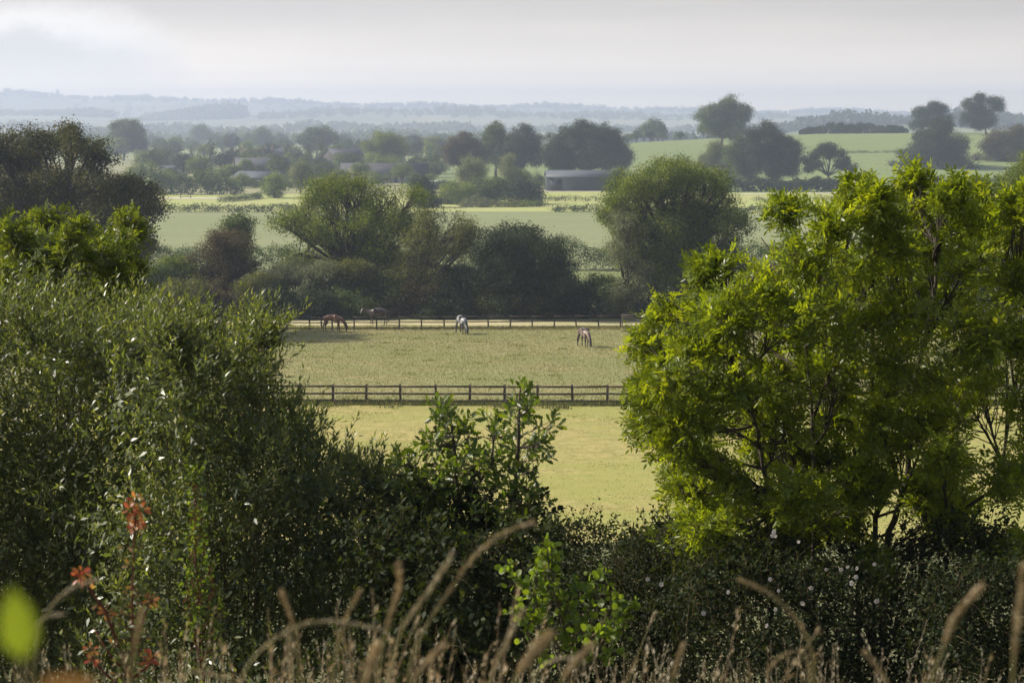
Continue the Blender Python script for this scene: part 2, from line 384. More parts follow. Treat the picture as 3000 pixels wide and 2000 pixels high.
# pale farm track across the meadow on the right, and the yard in front of the barn
M['gravel'] = surf_mat('gravel', (.5, .46, .38), (.65, .6, .5), 2, bump=.1)
def strip(name, pts, w, mat, lift=.05, kind='structure'):
    P = []
    pts = np.array(pts, float)
    tg = norm(np.gradient(pts, axis=0)); nrm_ = np.stack([-tg[:, 1], tg[:, 0]], 1)
    a = pts + nrm_ * w / 2; b = pts - nrm_ * w / 2
    V = np.concatenate([np.column_stack([a, zg(a[:, 0], a[:, 1]) + lift]), np.column_stack([b, zg(b[:, 0], b[:, 1]) + lift])]); n = len(pts)
    i = np.arange(n - 1); o = link(name, mesh_arr(name, V, [np.stack([i, i + n, i + n + 1, i + 1], 1)]), mat)
    return tag(o, kind=kind)
strip('farm_track', [(xat(px, d), d) for px, d in np.column_stack([np.linspace(1700, 2400, 30), 518 + 8 * np.sin(np.linspace(0, 3, 30))])], 5, M['gravel'])
strip('farm_yard', [(xat(px, 538), 538) for px in np.linspace(1225, 1560, 20)], 4, M['gravel'], .06)
strip('gravel_lane', [(xat(px, 492 + 0 * px), 488) for px in np.linspace(250, 560, 20)], 8, M['gravel'])

# ================================================================== SKY, SUN, HAZE, CAMERA
SUN_AZ, SUN_EL = R(-79), R(35)          # azimuth from +Y, negative to the left
sd = Vector((math.sin(SUN_AZ) * math.cos(SUN_EL), math.cos(SUN_AZ) * math.cos(SUN_EL), math.sin(SUN_EL)))
sun = bpy.data.lights.new('sun', 'SUN'); sun.energy = 5.0; sun.angle = R(.53); sun.color = (1, .93, .80)
so = bpy.data.objects.new('sun', sun); C.objects.link(so); so.rotation_euler = sd.to_track_quat('Z', 'Y').to_euler()
w = bpy.data.worlds.new('World'); scene.world = w; w.use_nodes = True
N = w.node_tree.nodes; Lk = w.node_tree.links; N.clear()
sky = N.new('ShaderNodeTexSky'); sky.sky_type = 'NISHITA'; sky.sun_disc = False; sky.sun_elevation = SUN_EL; sky.sun_rotation = SUN_AZ
sky.air_density = 1.0; sky.dust_density = 4.0; sky.ozone_density = 1.0; sky.altitude = 50
tc = N.new('ShaderNodeTexCoord')
# thin high overcast that whitens the sky, and a bank of cumulus low on the left
def mth(op, a_, b_=None, c_=None, clamp=False):
    n = N.new('ShaderNodeMath'); n.operation = op; n.use_clamp = clamp
    for i, v in enumerate((a_, b_, c_)):
        if v is None: continue
        if isinstance(v, (int, float)): n.inputs[i].default_value = v
        else: Lk.new(v, n.inputs[i])
    return n.outputs[0]
def rng_(v, a0, a1, b0, b1, smooth=True):
    n = N.new('ShaderNodeMapRange'); n.interpolation_type = 'SMOOTHSTEP' if smooth else 'LINEAR'
    for i, q in enumerate((a0, a1, b0, b1)): n.inputs[i + 1].default_value = q
    Lk.new(v, n.inputs[0]); return n.outputs[0]
def mixc(f, a_, b_):
    n = N.new('ShaderNodeMix'); n.data_type = 'RGBA'
    for i, v in ((0, f), (6, a_), (7, b_)):
        if isinstance(v, (int, float)): n.inputs[i].default_value = v
        elif isinstance(v, tuple): n.inputs[i].default_value = (*v, 1)
        else: Lk.new(v, n.inputs[i])
    return n.outputs[2]
def nz(scale, st_, det=6, rough=.55, loc=(0, 0, 0)):
    mp = N.new('ShaderNodeMapping'); mp.inputs['Scale'].default_value = st_; mp.inputs['Location'].default_value = loc; Lk.new(tc.outputs['Generated'], mp.inputs[0])
    n = N.new('ShaderNodeTexNoise'); n.inputs['Scale'].default_value = scale; n.inputs['Detail'].default_value = det; n.inputs['Roughness'].default_value = rough; Lk.new(mp.outputs[0], n.inputs[0]); return n.outputs[0]
sx_ = N.new('ShaderNodeSeparateXYZ'); Lk.new(tc.outputs['Generated'], sx_.inputs[0])
X_, Y_, Z_ = sx_.outputs
# high thin overcast: paler low down and towards the sun, greyer overhead and away from it
toward = rng_(mth('DIVIDE', X_, mth('MAXIMUM', Y_, .05)), -.30, .34, 1, 0)
el = N.new('ShaderNodeValToRGB'); ee = el.color_ramp.elements
ee[0].position = 0; ee[0].color = (1.8, 1.5, 1.1, 1); ee[1].position = 1; ee[1].color = (.22, .23, .245, 1)
for ps, cc in ((.09, (1.4, 1.2, .92)), (.17, (.90, .80, .66)), (.30, (.60, .555, .49)), (.42, (.42, .40, .375)), (.7, (.27, .275, .28))):
    q = ee.new(ps); q.color = (*cc, 1)
Lk.new(rng_(Z_, 0, .125, 0, 1, False), el.inputs[0])
def mulc(a_, b_, f=1.):
    n = N.new('ShaderNodeMix'); n.data_type = 'RGBA'; n.blend_type = 'MULTIPLY'; n.inputs[0].default_value = f; n.clamp_result = False
    for i, v in ((6, a_), (7, b_)):
        if isinstance(v, tuple): n.inputs[i].default_value = (*v, 1)
        else: Lk.new(v, n.inputs[i])
    return n.outputs[2]
veil = mulc(el.outputs[0], mixc(toward, (17.0, 15.9, 15.0), (20.0, 19.1, 18.2)))
wisp = mth('MULTIPLY', nz(3, (1, 1, 9), 6, .6, (.3, 1.2, .1)), 1.0)
veil = mulc(veil, mixc(rng_(wisp, .35, .7, 0, 1), (.94, .94, .95), (1.08, 1.08, 1.07)))
skyc = mixc(rng_(Z_, .10, .32, .9, .12), sky.outputs[0], veil)
# cumulus bank low on the left
u_ = mth('DIVIDE', X_, mth('MAXIMUM', Y_, .05)); v_ = mth('DIVIDE', Z_, mth('MAXIMUM', Y_, .05))
nl = nz(22, (1, 1, 1.3), 7, .62, (.2, .4, .6)); ns = nz(9, (1, 1, 1.6), 5, .5, (.9, .1, .3))
du = mth('DIVIDE', mth('ADD', u_, .262), .098); dv = mth('DIVIDE', mth('ADD', v_, -.022), .040)
dist = mth('SQRT', mth('ADD', mth('MULTIPLY', du, du), mth('MULTIPLY', dv, dv)))
dist = mth('ADD', dist, mth('MULTIPLY', mth('ADD', nl, -.5), .75)); dist = mth('ADD', dist, mth('MULTIPLY', mth('ADD', ns, -.5), .6))
front = rng_(Y_, .0, .1, 0, 1)
body = mth('MULTIPLY', rng_(dist, .62, 1.15, 1, 0), rng_(v_, .004, .036, .0, .95))
shade = mth('MULTIPLY', rng_(mth('ADD', dist, mth('MULTIPLY', mth('ADD', nl, -.5), .8)), .35, .85, 0, 1), rng_(v_, .022, .045, .1, 1))
cloudc = mulc(mixc(shade, (8.3, 7.95, 7.55), (11.6, 11.1, 10.5)), mixc(rng_(v_, .0, .04, 1, 0), (1, 1, 1), (1.5, 1.45, 1.4)))
skyc = mixc(mth('MULTIPLY', body, front), skyc, cloudc)
bg = N.new('ShaderNodeBackground'); bg.inputs[1].default_value = .086; Lk.new(skyc, bg.inputs[0])
ow = N.new('ShaderNodeOutputWorld'); Lk.new(bg.outputs[0], ow.inputs[0])

m, nt, N2, L2 = new_mat('haze')
pv = N2.new('ShaderNodeVolumePrincipled'); pv.inputs['Color'].default_value = (.64, .74, 1.0, 1); pv.inputs['Density'].default_value = .00031; pv.inputs['Anisotropy'].default_value = .25
oo = N2.new('ShaderNodeOutputMaterial'); L2.new(pv.outputs[0], oo.inputs['Volume'])
hb = MB().box((0, 4000, 35), (12400, 9100, 152))
HZ = hb.build('haze', m); tag(HZ, kind='stuff')

cam = bpy.data.cameras.new('camera'); co = bpy.data.objects.new('camera', cam); C.objects.link(co); scene.camera = co
co.location = (0, 0, EYE); co.rotation_euler = (math.pi / 2 - TH, 0, 0)
cam.sensor_width = 36; cam.lens = 36 * F / 2352; cam.clip_start = .05; cam.clip_end = 40000
cam.dof.use_dof = True; cam.dof.focus_distance = 26; cam.dof.aperture_fstop = 9
scene.view_settings.view_transform = 'Standard'; scene.view_settings.look = 'None'; scene.view_settings.exposure = .36; scene.view_settings.gamma = 1
scene.cycles.use_denoising = True; scene.cycles.sample_clamp_direct = 4; scene.cycles.sample_clamp_indirect = 4; scene.cycles.max_bounces = 6; scene.cycles.diffuse_bounces = 3; scene.cycles.glossy_bounces = 2; scene.cycles.transmission_bounces = 3
scene.cycles.volume_bounces = 1; scene.cycles.caustics_reflective = False; scene.cycles.caustics_refractive = False
# ================================================================== MIDDLE DISTANCE: hedge line trees
M['oak_leaf'] = leaf_mat('oak_leaf', (.030, .044, .011), (.065, .076, .020), (.18, .135, .045), .3, (1.7, 1.6, .6))
M['dark_leaf'] = leaf_mat('dark_leaf', (.012, .024, .008), (.028, .046, .014), (.064, .080, .024), .25, (1.6, 1.6, .6))
M['ash_leaf_far'] = leaf_mat('ash_leaf_far', (.055, .088, .013), (.13, .17, .028), (.30, .31, .065), .38, (1.7, 1.7, .5))
M['olive_leaf'] = leaf_mat('olive_leaf', (.060, .075, .022), (.12, .135, .042), (.23, .23, .08), .4, (1.7, 1.6, .7))
M['russet_leaf'] = leaf_mat('russet_leaf', (.045, .036, .018), (.080, .066, .030), (.15, .125, .05), .35, (1.6, 1.4, .8))
M['silver_leaf'] = leaf_mat('silver_leaf', (.10, .12, .06), (.17, .19, .10), (.27, .27, .16), .35, (1.5, 1.5, .9))
M['lime_leaf'] = leaf_mat('lime_leaf', (.09, .13, .03), (.15, .20, .05), (.23, .26, .08), .42, (1.7, 1.7, .6))
M['bush_leaf'] = leaf_mat('bush_leaf', (.030, .056, .014), (.070, .108, .026), (.17, .20, .055), .34, (1.7, 1.6, .6))

px_tree('oak_tree', 'big dark oak with rust tinged leaves, cropped by the left edge of the photo', 'tree', 130, 154,
        [(20, 345, 55), (75, 335, 50), (140, 325, 48), (190, 345, 40), (230, 380, 40), (30, 420, 75), (110, 405, 60), (185, 420, 55), (250, 425, 40), (300, 425, 34), (325, 445, 30),
         (60, 490, 85), (150, 480, 75), (230, 470, 60), (290, 480, 50), (325, 520, 30), (310, 545, 38), (250, 540, 60), (150, 570, 90), (40, 590, 90), (280, 590, 55), (-60, 400, 90), (-60, 520, 90)],
        M['oak_leaf'], leaf=.27, dens=4.2, k=10, spread=.36, r0=.5, gap=-.25, seed=11, depth=6, twigs=700, fork=.45, inner=.55)
px_tree('ash_tree', 'broad open crowned green tree behind the chestnut horse', 'tree', 800, 179,
        [(790, 425, 46), (750, 445, 45), (830, 450, 50), (700, 480, 45), (660, 510, 36), (720, 530, 45), (770, 500, 55), (840, 510, 60), (905, 450, 36), (950, 455, 34), (930, 500, 50), (880, 540, 55), (800, 570, 60), (700, 575, 40), (870, 600, 60), (960, 520, 28), (760, 625, 46), (850, 645, 46), (700, 630, 42), (920, 620, 40)],
        M['ash_leaf_far'], leaf=.27, dens=2.6, k=10, spread=.42, r0=.38, gap=-.22, seed=12, twigs=600, fork=.3)
px_tree('ash_tree', 'feathery olive green tree leaning right, between the open crowned tree and the dark oak', 'tree', 960, 173,
        [(990, 510, 40), (1040, 520, 38), (1075, 535, 28), (960, 545, 42), (1010, 570, 52), (1060, 570, 34), (950, 600, 50), (1010, 620, 45), (930, 640, 50)],
        M['olive_leaf'], leaf=.24, dens=2.5, k=9, spread=.38, r0=.26, gap=-.2, seed=13, twigs=420)
px_tree('oak_tree', 'low spreading very dark oak behind the far rail fence, right of centre', 'tree', 1200, 171,
        [(1175, 545, 34), (1210, 545, 32), (1130, 575, 42), (1100, 585, 28), (1180, 590, 55), (1240, 575, 42), (1285, 600, 34), (1150, 630, 60), (1230, 635, 60), (1290, 640, 38), (1180, 670, 60), (1310, 660, 30)],
        M['dark_leaf'], leaf=.24, dens=4.2, k=10, spread=.36, r0=.4, gap=-.38, seed=14, twigs=300)
px_tree('willow_tree', 'tall bulky green tree, tallest in the hedge line behind the paddocks', 'tree', 1555, 176,
        [(1545, 400, 46), (1500, 405, 42), (1590, 405, 42), (1455, 420, 40), (1625, 420, 36), (1650, 445, 30), (1420, 455, 34), (1470, 470, 50), (1540, 460, 60), (1610, 470, 52), (1400, 490, 24), (1430, 520, 42), (1500, 530, 60), (1580, 530, 70),
         (1660, 520, 42), (1685, 500, 22), (1460, 580, 50), (1540, 600, 70), (1620, 590, 60), (1670, 575, 36), (1500, 650, 60), (1590, 660, 60)],
        M['ash_leaf_far'], leaf=.26, dens=3.6, k=10, spread=.36, r0=.5, gap=-.36, seed=15, twigs=400)
px_tree('willow_tree', 'silvery leaved willow hugging the left flank of the tallest hedge line tree', 'tree', 1440, 171,
        [(1425, 500, 28), (1440, 540, 34), (1420, 580, 32), (1450, 610, 40), (1480, 650, 40), (1420, 650, 30)],
        M['silver_leaf'], leaf=.24, dens=3.4, k=9, spread=.34, r0=.2, gap=-.35, seed=16, twigs=120)
px_tree('hawthorn_tree', 'narrow reddish brown tree beside the wheat field, left of the open crowned tree', 'tree', 520, 176,
        [(525, 545, 32), (495, 565, 32), (555, 560, 30), (475, 605, 38), (525, 600, 48), (560, 610, 30), (455, 640, 34), (510, 650, 55), (560, 650, 34)],
        M['russet_leaf'], leaf=.22, dens=4.2, k=9, spread=.3, r0=.2, gap=-.35, seed=17, twigs=150)
px_tree('maple_tree', 'small bluish green tree top rising over the reddish brown tree', 'tree', 552, 184,
        [(548, 505, 24), (530, 520, 20), (568, 515, 18), (555, 540, 28), (552, 580, 30), (552, 620, 30)], M['bush_leaf'], leaf=.24, dens=4, k=8, spread=.32, r0=.2, gap=-.5, seed=18, twigs=60)
px_tree('sycamore_tree', 'green tree standing against the right edge of the photo', 'tree', 2400, 150,
        [(2340, 400, 30), (2375, 385, 45), (2320, 430, 26), (2350, 450, 45), (2400, 450, 60), (2310, 470, 24), (2345, 510, 48), (2420, 540, 80), (2350, 580, 50), (2300, 540, 26)],
        M['ash_leaf_far'], leaf=.24, dens=3.8, k=9, spread=.32, r0=.3, gap=-.4, seed=19, twigs=200)
px_tree('thorn_tree', 'dark shrubby tree half hidden behind the big ash on the right', 'tree', 1830, 171,
        [(1800, 620, 40), (1850, 600, 46), (1750, 650, 45), (1900, 640, 50), (1820, 690, 50), (1980, 640, 60), (2060, 650, 60), (2140, 640, 60), (2230, 650, 60), (2310, 640, 60)],
        M['dark_leaf'], leaf=.28, dens=3.2, k=9, spread=.4, r0=.25, gap=-.5, seed=20, twigs=60)

# bushes that fill the foot of the hedge line
BUSH = [  # px, top row, half width px, material, distance, words
    (350, 618, 50, 'bush_leaf', 171, 'rounded green bush in the hedge line beside the dark oak'),
    (400, 600, 45, 'ash_leaf_far', 174, 'brighter green bush left of the reddish brown tree'),
    (430, 650, 48, 'olive_leaf', 168.5, 'olive bush below the reddish brown tree'),
    (500, 672, 48, 'russet_leaf', 168.5, 'brown tinged bush at the foot of the reddish brown tree'),
    (590, 640, 40, 'olive_leaf', 169.5, 'yellowish bush right of the reddish brown tree'),
    (630, 672, 46, 'dark_leaf', 168, 'dark bush behind the left end of the far fence'),
    (680, 612, 48, 'silver_leaf', 172, 'pale bushy willow under the left side of the open crowned tree'),
    (745, 612, 34, 'silver_leaf', 170, 'pale spiky bush behind the chestnut horse'),
    (725, 676, 44, 'dark_leaf', 168, 'dark bush right behind the chestnut horse'),
    (815, 606, 36, 'olive_leaf', 170, 'upright olive bush above the dark bay horse'),
    (800, 668, 48, 'bush_leaf', 168, 'low bush behind the dark bay horse'),
    (880, 640, 50, 'bush_leaf', 170, 'bush under the right side of the open crowned tree'),
    (955, 655, 52, 'russet_leaf', 169, 'reddish bramble mound behind the far fence, left of the piebald horse'),
    (1040, 668, 56, 'dark_leaf', 168.5, 'dark bush straight behind the piebald horse'),
    (1050, 620, 36, 'bush_leaf', 172, 'bush between the feathery olive tree and the dark oak'),
    (1135, 655, 44, 'olive_leaf', 168.5, 'pale leaved bush under the dark oak'),
    (1215, 650, 44, 'olive_leaf', 168.5, 'tan flecked bush under the right half of the dark oak'),
    (1300, 668, 52, 'dark_leaf', 168.5, 'dark bush right of the low dark oak'),
    (1375, 642, 46, 'bush_leaf', 170, 'bush in the gap between the dark oak and the tallest tree'),
    (1440, 672, 50, 'silver_leaf', 169, 'pale grey bush below the silvery willow'),
    (1520, 680, 55, 'dark_leaf', 168.5, 'dark bush under the tallest hedge line tree'),
    (1600, 672, 55, 'dark_leaf', 169, 'dark bush at the right foot of the tallest hedge line tree'),
    (1690, 640, 60, 'dark_leaf', 170, 'bluish dark bush seen past the left edge of the big ash'),
]
for i, (px, top, hw, mt, d, lab) in enumerate(BUSH):
    rg = np.random.default_rng(100 + i); L = []
    base = 745; top -= 14; hw *= 1.12
    for q in range(9):
        fx = rg.uniform(-1, 1); r = hw * rg.uniform(.42, .62)
        L.append((px + fx * hw * .75, top + r * .75 + rg.uniform(0, 14) + abs(fx) ** 2 * 18, r))
    for q in range(7):
        L.append((px + rg.uniform(-1, 1) * hw, rg.uniform(top + 40, base - 10), hw * rg.uniform(.45, .6)))
    px_tree('hedge_bush', lab, 'bush', px, d + 2.2, L, M[mt], leaf=.23, dens=4.2, k=8, spread=.26, r0=.08, gap=-.55, seed=200 + i, depth=1.6, crownname='foliage', twigs=40, group='bushes along the foot of the hedge line')

def hedge(name, label, pts, h, w, mat, dens=3.0, leaf=.4, seed=1, k=6, spread=.4, zbase=0, group=None):
    """clipped or wild hedge following ground points (x, y); h may be a list"""
    rg = np.random.default_rng(seed); pts = np.array(pts, float); hs = np.broadcast_to(np.array(h, float), (len(pts),))
    seg = np.linalg.norm(np.diff(pts, axis=0), axis=1); cum = np.concatenate([[0], np.cumsum(seg)])
    n = int(cum[-1] * (hs.mean() + w) * dens * 2.2)
    s = rg.random(n) * cum[-1]; x = np.interp(s, cum, pts[:, 0]); y = np.interp(s, cum, pts[:, 1]); hh = np.interp(s, cum, hs)
    hh = hh * (1 + .12 * np.sin(s * 1.1 + seed) + .1 * np.sin(s * .37 + 2 * seed) + .06 * np.sin(s * 2.9))
    th = rg.uniform(0, math.pi, n); q = rg.uniform(.55, 1.05, n) ** .5
    oy = -np.cos(th) * w / 2 * q; oz = np.where(rg.random(n) < .5, np.sin(th) ** .5 * hh * q, rg.random(n) * hh)
    tg = norm(np.gradient(pts, axis=0)); nx = -np.interp(s, cum, tg[:, 1]); ny = np.interp(s, cum, tg[:, 0])
    P = np.column_stack([x + nx * oy, y + ny * oy, zg(x + nx * oy, y + ny * oy) + oz + zbase])
    O = norm(np.column_stack([nx * oy, ny * oy, np.full(n, .6)]))
    b = np.array([pts[0, 0], pts[0, 1], zf(*pts[0])])
    mb = MB(); leaf_cloud(mb, P - b, O, k, spread, leaf, rg)
    o = mb.build(name, mat); o.location = b
    return tag(o, label, 'hedge', group)
def row(px0, px1, d, n=14, wob=0): return [(xat(px, d + wob * math.sin(i)), d + wob * math.sin(i)) for i, px in enumerate(np.linspace(px0, px1, n))]
hedge('hedge', 'dark hedge along the near edge of the wheat field', row(250, 2400, 227, 30, 1.2), [2.9 + .7 * math.sin(i * 1.9) for i in range(30)], 3, M['bush_leaf'], 7, .17, 3, 9, .24)
hedge('hedge', 'low hedge along the far edge of the wheat field, left part', row(300, 690, 405), 1.3, 1.8, M['bush_leaf'], 3, .36, 4)
hedge('hedge', 'low hedge along the far edge of the wheat field, right part', row(1270, 2400, 405, 24), [1.1 + .4 * math.sin(i * 1.3) for i in range(24)], 1.8, M['bush_leaf'], 3, .36, 5)
hedge('hedge', 'thin scrubby hedge with fence stakes in the bright meadow, left of the tallest tree', row(1240, 1440, 470), 1.1, 1, M['olive_leaf'], 2.4, .36, 6)
hedge('hedge', 'thin scrubby hedge crossing the bright meadow above the big ash', row(1725, 2300, 468, 20), [.7 + .6 * abs(math.sin(i * .8)) for i in range(20)], 1, M['olive_leaf'], 2.2, .36, 7)
hedge('hedge', 'thick dark hedge at the foot of the grassy hill, left of the farm track', row(1640, 1975, 537), [3.3] * 11 + [3.0, 2.3, 1.3], 4, M['dark_leaf'], 2.2, .6, 8)
hedge('hedge', 'thick dark hedge at the foot of the grassy hill, right of the farm track', row(2060, 2450, 534), [1.3, 2.8] + [3.5] * 12, 4, M['dark_leaf'], 2.2, .6, 9)
hedge('hedge', 'bushy dark hedge on the skyline of the grassy hill', row(1838, 2070, 965, 14, 3), [2.2, 2.8, 3.4, 4.2, 4.6, 4.8, 4.4, 4.6, 4.2, 4.2, 3.6, 3.4, 3, 2.2], 5, M['dark_leaf'], 1.5, .9, 10)
hedge('hedge', 'tall rounded hedge screening the farm on the left', row(345, 560, 515), [7.5, 6.8, 6, 5.4, 5, 4.8, 5, 5.2, 5.2, 5, 5, 4.6, 4, 3.4], 5, M['bush_leaf'], 1.8, .55, 11)
hedge('hedge', 'low curved clipped hedge on the lawn in front of the farm', [(xat(px, d), d) for px, d in ((505, 462), (530, 466), (560, 474), (585, 482), (600, 490))], 1.1, 1.2, M['bush_leaf'], 5, .3, 12)
hedge('hedge', 'thin hedge line crossing the grassy hill behind the lone tree', row(1840, 2100, 760, 12), .7, 1, M['bush_leaf'], 2, .4, 13)
hedge('hedge', 'dark hedge behind the farm, left of the round trees', row(955, 1010, 700), 2.5, 3, M['dark_leaf'], 2, .6, 14)
hedge('hedge', 'low hedge between the farmyard and the bright meadow', row(940, 1250, 560), 2.0, 3, M['bush_leaf'], 2, .5, 15)

# ------------------------------------------------------------------ trees and bushes beyond the wheat field
FARB = [('bush', 'dark round topped bush crowning the clump in the middle of the photo', 1130, 455, [(1130, 425, 28), (1100, 440, 30), (1160, 440, 30), (1120, 460, 34)], 'bush_leaf'),
        ('bush', 'green bush at the left end of the clump in the middle of the photo', 1045, 450, [(1040, 445, 26), (1065, 440, 26), (1020, 465, 22), (1055, 470, 30)], 'ash_leaf_far'),
        ('bush', 'dark brownish bush on the right shoulder of the middle clump', 1205, 450, [(1195, 432, 26), (1215, 440, 26), (1205, 460, 30), (1225, 470, 24)], 'dark_leaf'),
        ('bush', 'pale willow bush at the front left of the middle clump', 1094, 432, [(1094, 478, 30), (1080, 490, 22), (1110, 492, 20)], 'silver_leaf'),
        ('bush', 'pale olive bush at the front centre of the middle clump', 1155, 432, [(1140, 482, 24), (1165, 478, 24), (1160, 495, 20), (1185, 488, 20)], 'olive_leaf'),
        ('bush', 'small rounded bush at the front right of the middle clump', 1212, 434, [(1212, 474, 20), (1212, 486, 20)], 'ash_leaf_far'),
        ('bush', 'dark low bush ending the middle clump on its right', 1250, 436, [(1240, 478, 16), (1262, 484, 14), (1232, 488, 16)], 'bush_leaf'),
        ('willow_tree', 'pale grey green tree behind the middle clump, left of the two', 1085, 480, [(1085, 378, 24), (1070, 392, 22), (1100, 395, 22), (1080, 412, 24)], 'silver_leaf'),
        ('willow_tree', 'slim pale grey green tree behind the middle clump, right of the two', 1168, 490, [(1168, 366, 14), (1165, 390, 18), (1175, 405, 20), (1190, 412, 16)], 'silver_leaf'),
        ('bush', 'blue green bush between the open crowned tree and the middle clump', 975, 430, [(970, 425, 24), (985, 440, 22), (965, 455, 26), (990, 465, 22)], 'dark_leaf'),
        ('willow_tree', 'small pale weeping tree on the lawn before the farm buildings', 630, 490, [(630, 412, 16), (618, 426, 16), (642, 426, 16), (630, 436, 20)], 'lime_leaf'),
        ('willow_tree', 'pale green tree just right of the long sloping farm roof', 692, 520, [(692, 388, 18), (682, 402, 16), (704, 404, 16), (692, 412, 20)], 'silver_leaf')]
for i, (nm, lab, px, d, L, mt) in enumerate(FARB):
    px_tree(nm, lab, 'tree' if 'tree' in nm else 'bush', px, d, L, M[mt], leaf=.5, dens=1.3, k=8, spread=.55, r0=.2, gap=-.6, seed=300 + i, trunk=('tree' in nm), crownname='crown' if 'tree' in nm else 'foliage', twigs=40)
BIG = [('oak_tree', 'wide dome shaped dark tree standing behind the long grey barn', 1345, 620, [(1290, 325, 34), (1325, 310, 36), (1370, 308, 36), (1405, 325, 34), (1425, 350, 26), (1265, 345, 26), (1300, 355, 38), (1350, 345, 48), (1400, 358, 34), (1340, 375, 30), (1285, 372, 26), (1420, 372, 20)], 'dark_leaf', .6),
       ('oak_tree', 'dark tree joined to the left of the dome shaped tree', 1200, 640, [(1200, 312, 28), (1215, 330, 30), (1180, 335, 30), (1225, 355, 26), (1190, 365, 30), (1160, 350, 22)], 'dark_leaf', .5),
       ('oak_tree', 'tall narrow topped dark tree in the group left of the dome shaped tree', 1140, 650, [(1138, 300, 20), (1130, 322, 26), (1155, 320, 20), (1135, 350, 28), (1150, 372, 22)], 'bush_leaf', .5),
       ('maple_tree', 'brown tinged tree at the left end of the group near the grey barn', 1060, 630, [(1045, 335, 24), (1075, 328, 26), (1095, 345, 24), (1035, 355, 22), (1065, 362, 26), (1095, 372, 22)], 'russet_leaf', .45),
       ('poplar_tree', 'tall pale topped tree rising highest above the hill crest', 1655, 800, [(1680, 238, 22), (1700, 255, 22), (1660, 255, 26), (1625, 262, 22), (1690, 280, 30), (1655, 285, 26), (1620, 288, 18), (1680, 305, 26)], 'bush_leaf', .5),
       ('oak_tree', 'large oak left of the lone tree, its forked trunk in the hedge', 1778, 605, [(1760, 300, 22), (1735, 320, 28), (1780, 325, 32), (1810, 345, 26), (1830, 365, 18), (1750, 355, 36), (1795, 370, 32), (1780, 392, 22), (1815, 392, 18)], 'dark_leaf', .5),
       ('oak_tree', 'dark oak with a straight trunk left of the large forked oak', 1722, 612, [(1710, 335, 26), (1690, 355, 28), (1725, 350, 26), (1735, 380, 26), (1700, 385, 24), (1712, 400, 14)], 'bush_leaf', .45),
       ('oak_tree', 'greyish oak nearest the tallest hedge line tree on its right', 1650, 640, [(1645, 345, 22), (1665, 355, 22), (1630, 368, 22), (1655, 380, 26), (1680, 385, 18)], 'olive_leaf', .4),
       ('oak_tree', 'lone small tree with a clear trunk on the green hillside', 1899, 598, [(1888, 342, 12), (1908, 340, 12), (1925, 350, 9), (1875, 356, 12), (1902, 354, 12), (1864, 373, 11), (1858, 386, 9), (1936, 370, 11), (1950, 384, 9), (1928, 378, 10), (1878, 376, 9)], 'dark_leaf', .28),
       ('oak_tree', 'left of the two trees on the hill crest at the right', 2140, 905, [(2140, 248, 16), (2165, 252, 14), (2118, 256, 16), (2130, 275, 18), (2160, 275, 18), (2110, 285, 12)], 'dark_leaf', .4),
       ('oak_tree', 'right of the two crest trees, with a flat spreading top', 2255, 880, [(2255, 232, 16), (2280, 236, 15), (2230, 242, 15), (2296, 244, 12), (2250, 258, 20), (2222, 272, 14), (2275, 275, 16), (2245, 285, 18)], 'dark_leaf', .4),
       ('oak_tree', 'broad dark oak on the slope below the two crest trees', 2150, 690, [(2165, 290, 26), (2145, 315, 30), (2185, 318, 26), (2120, 345, 30), (2165, 350, 34), (2205, 355, 26), (2080, 365, 24), (2110, 380, 24), (2165, 385, 26), (2062, 385, 14), (2215, 380, 20)], 'dark_leaf', .5),
       ('beech_tree', 'purplish dark tree on the slope at the right edge', 2300, 720, [(2300, 315, 26), (2330, 310, 26), (2275, 335, 26), (2315, 345, 32), (2350, 340, 30), (2270, 365, 24), (2310, 380, 26), (2350, 375, 26)], 'russet_leaf', .5),
       ('oak_tree', 'tall double crowned hazy tree behind the left oak', 290, 980, [(275, 292, 18), (300, 288, 16), (320, 305, 14), (285, 312, 24), (262, 322, 16), (318, 325, 14), (290, 335, 22)], 'bush_leaf', .5),
       ('oak_tree', 'rounded hazy tree above the poplars in the valley', 730, 1050, [(720, 308, 16), (745, 306, 16), (700, 318, 14), (765, 318, 12), (735, 325, 22), (715, 335, 16)], 'bush_leaf', .5),
       ('chestnut_tree', 'greener tree above the long barn roof in the village', 880, 760, [(870, 322, 20), (900, 325, 20), (850, 340, 18), (885, 345, 26), (920, 345, 16)], 'ash_leaf_far', .4),
       ('oak_tree', 'small faint round tree alone on the pale plain', 460, 1700, [(460, 300, 13), (450, 306, 10), (472, 307, 10), (460, 314, 12)], 'bush_leaf', .4),
       ('oak_tree', 'faint round tree behind the village, right of the lone plain tree', 602, 1350, [(600, 308, 14), (590, 320, 12), (615, 320, 12), (602, 328, 14)], 'bush_leaf', .4)]
for i, (nm, lab, px, d, L, mt, r0) in enumerate(BIG):
    sc = d / 700
    px_tree(nm, lab, 'tree', px, d, L, M[mt], leaf=.62 * sc, dens=.95 / sc ** 1.5, k=9, spread=.75 * sc, r0=r0, gap=-.5, seed=400 + i, twigs=90, fork=.25)

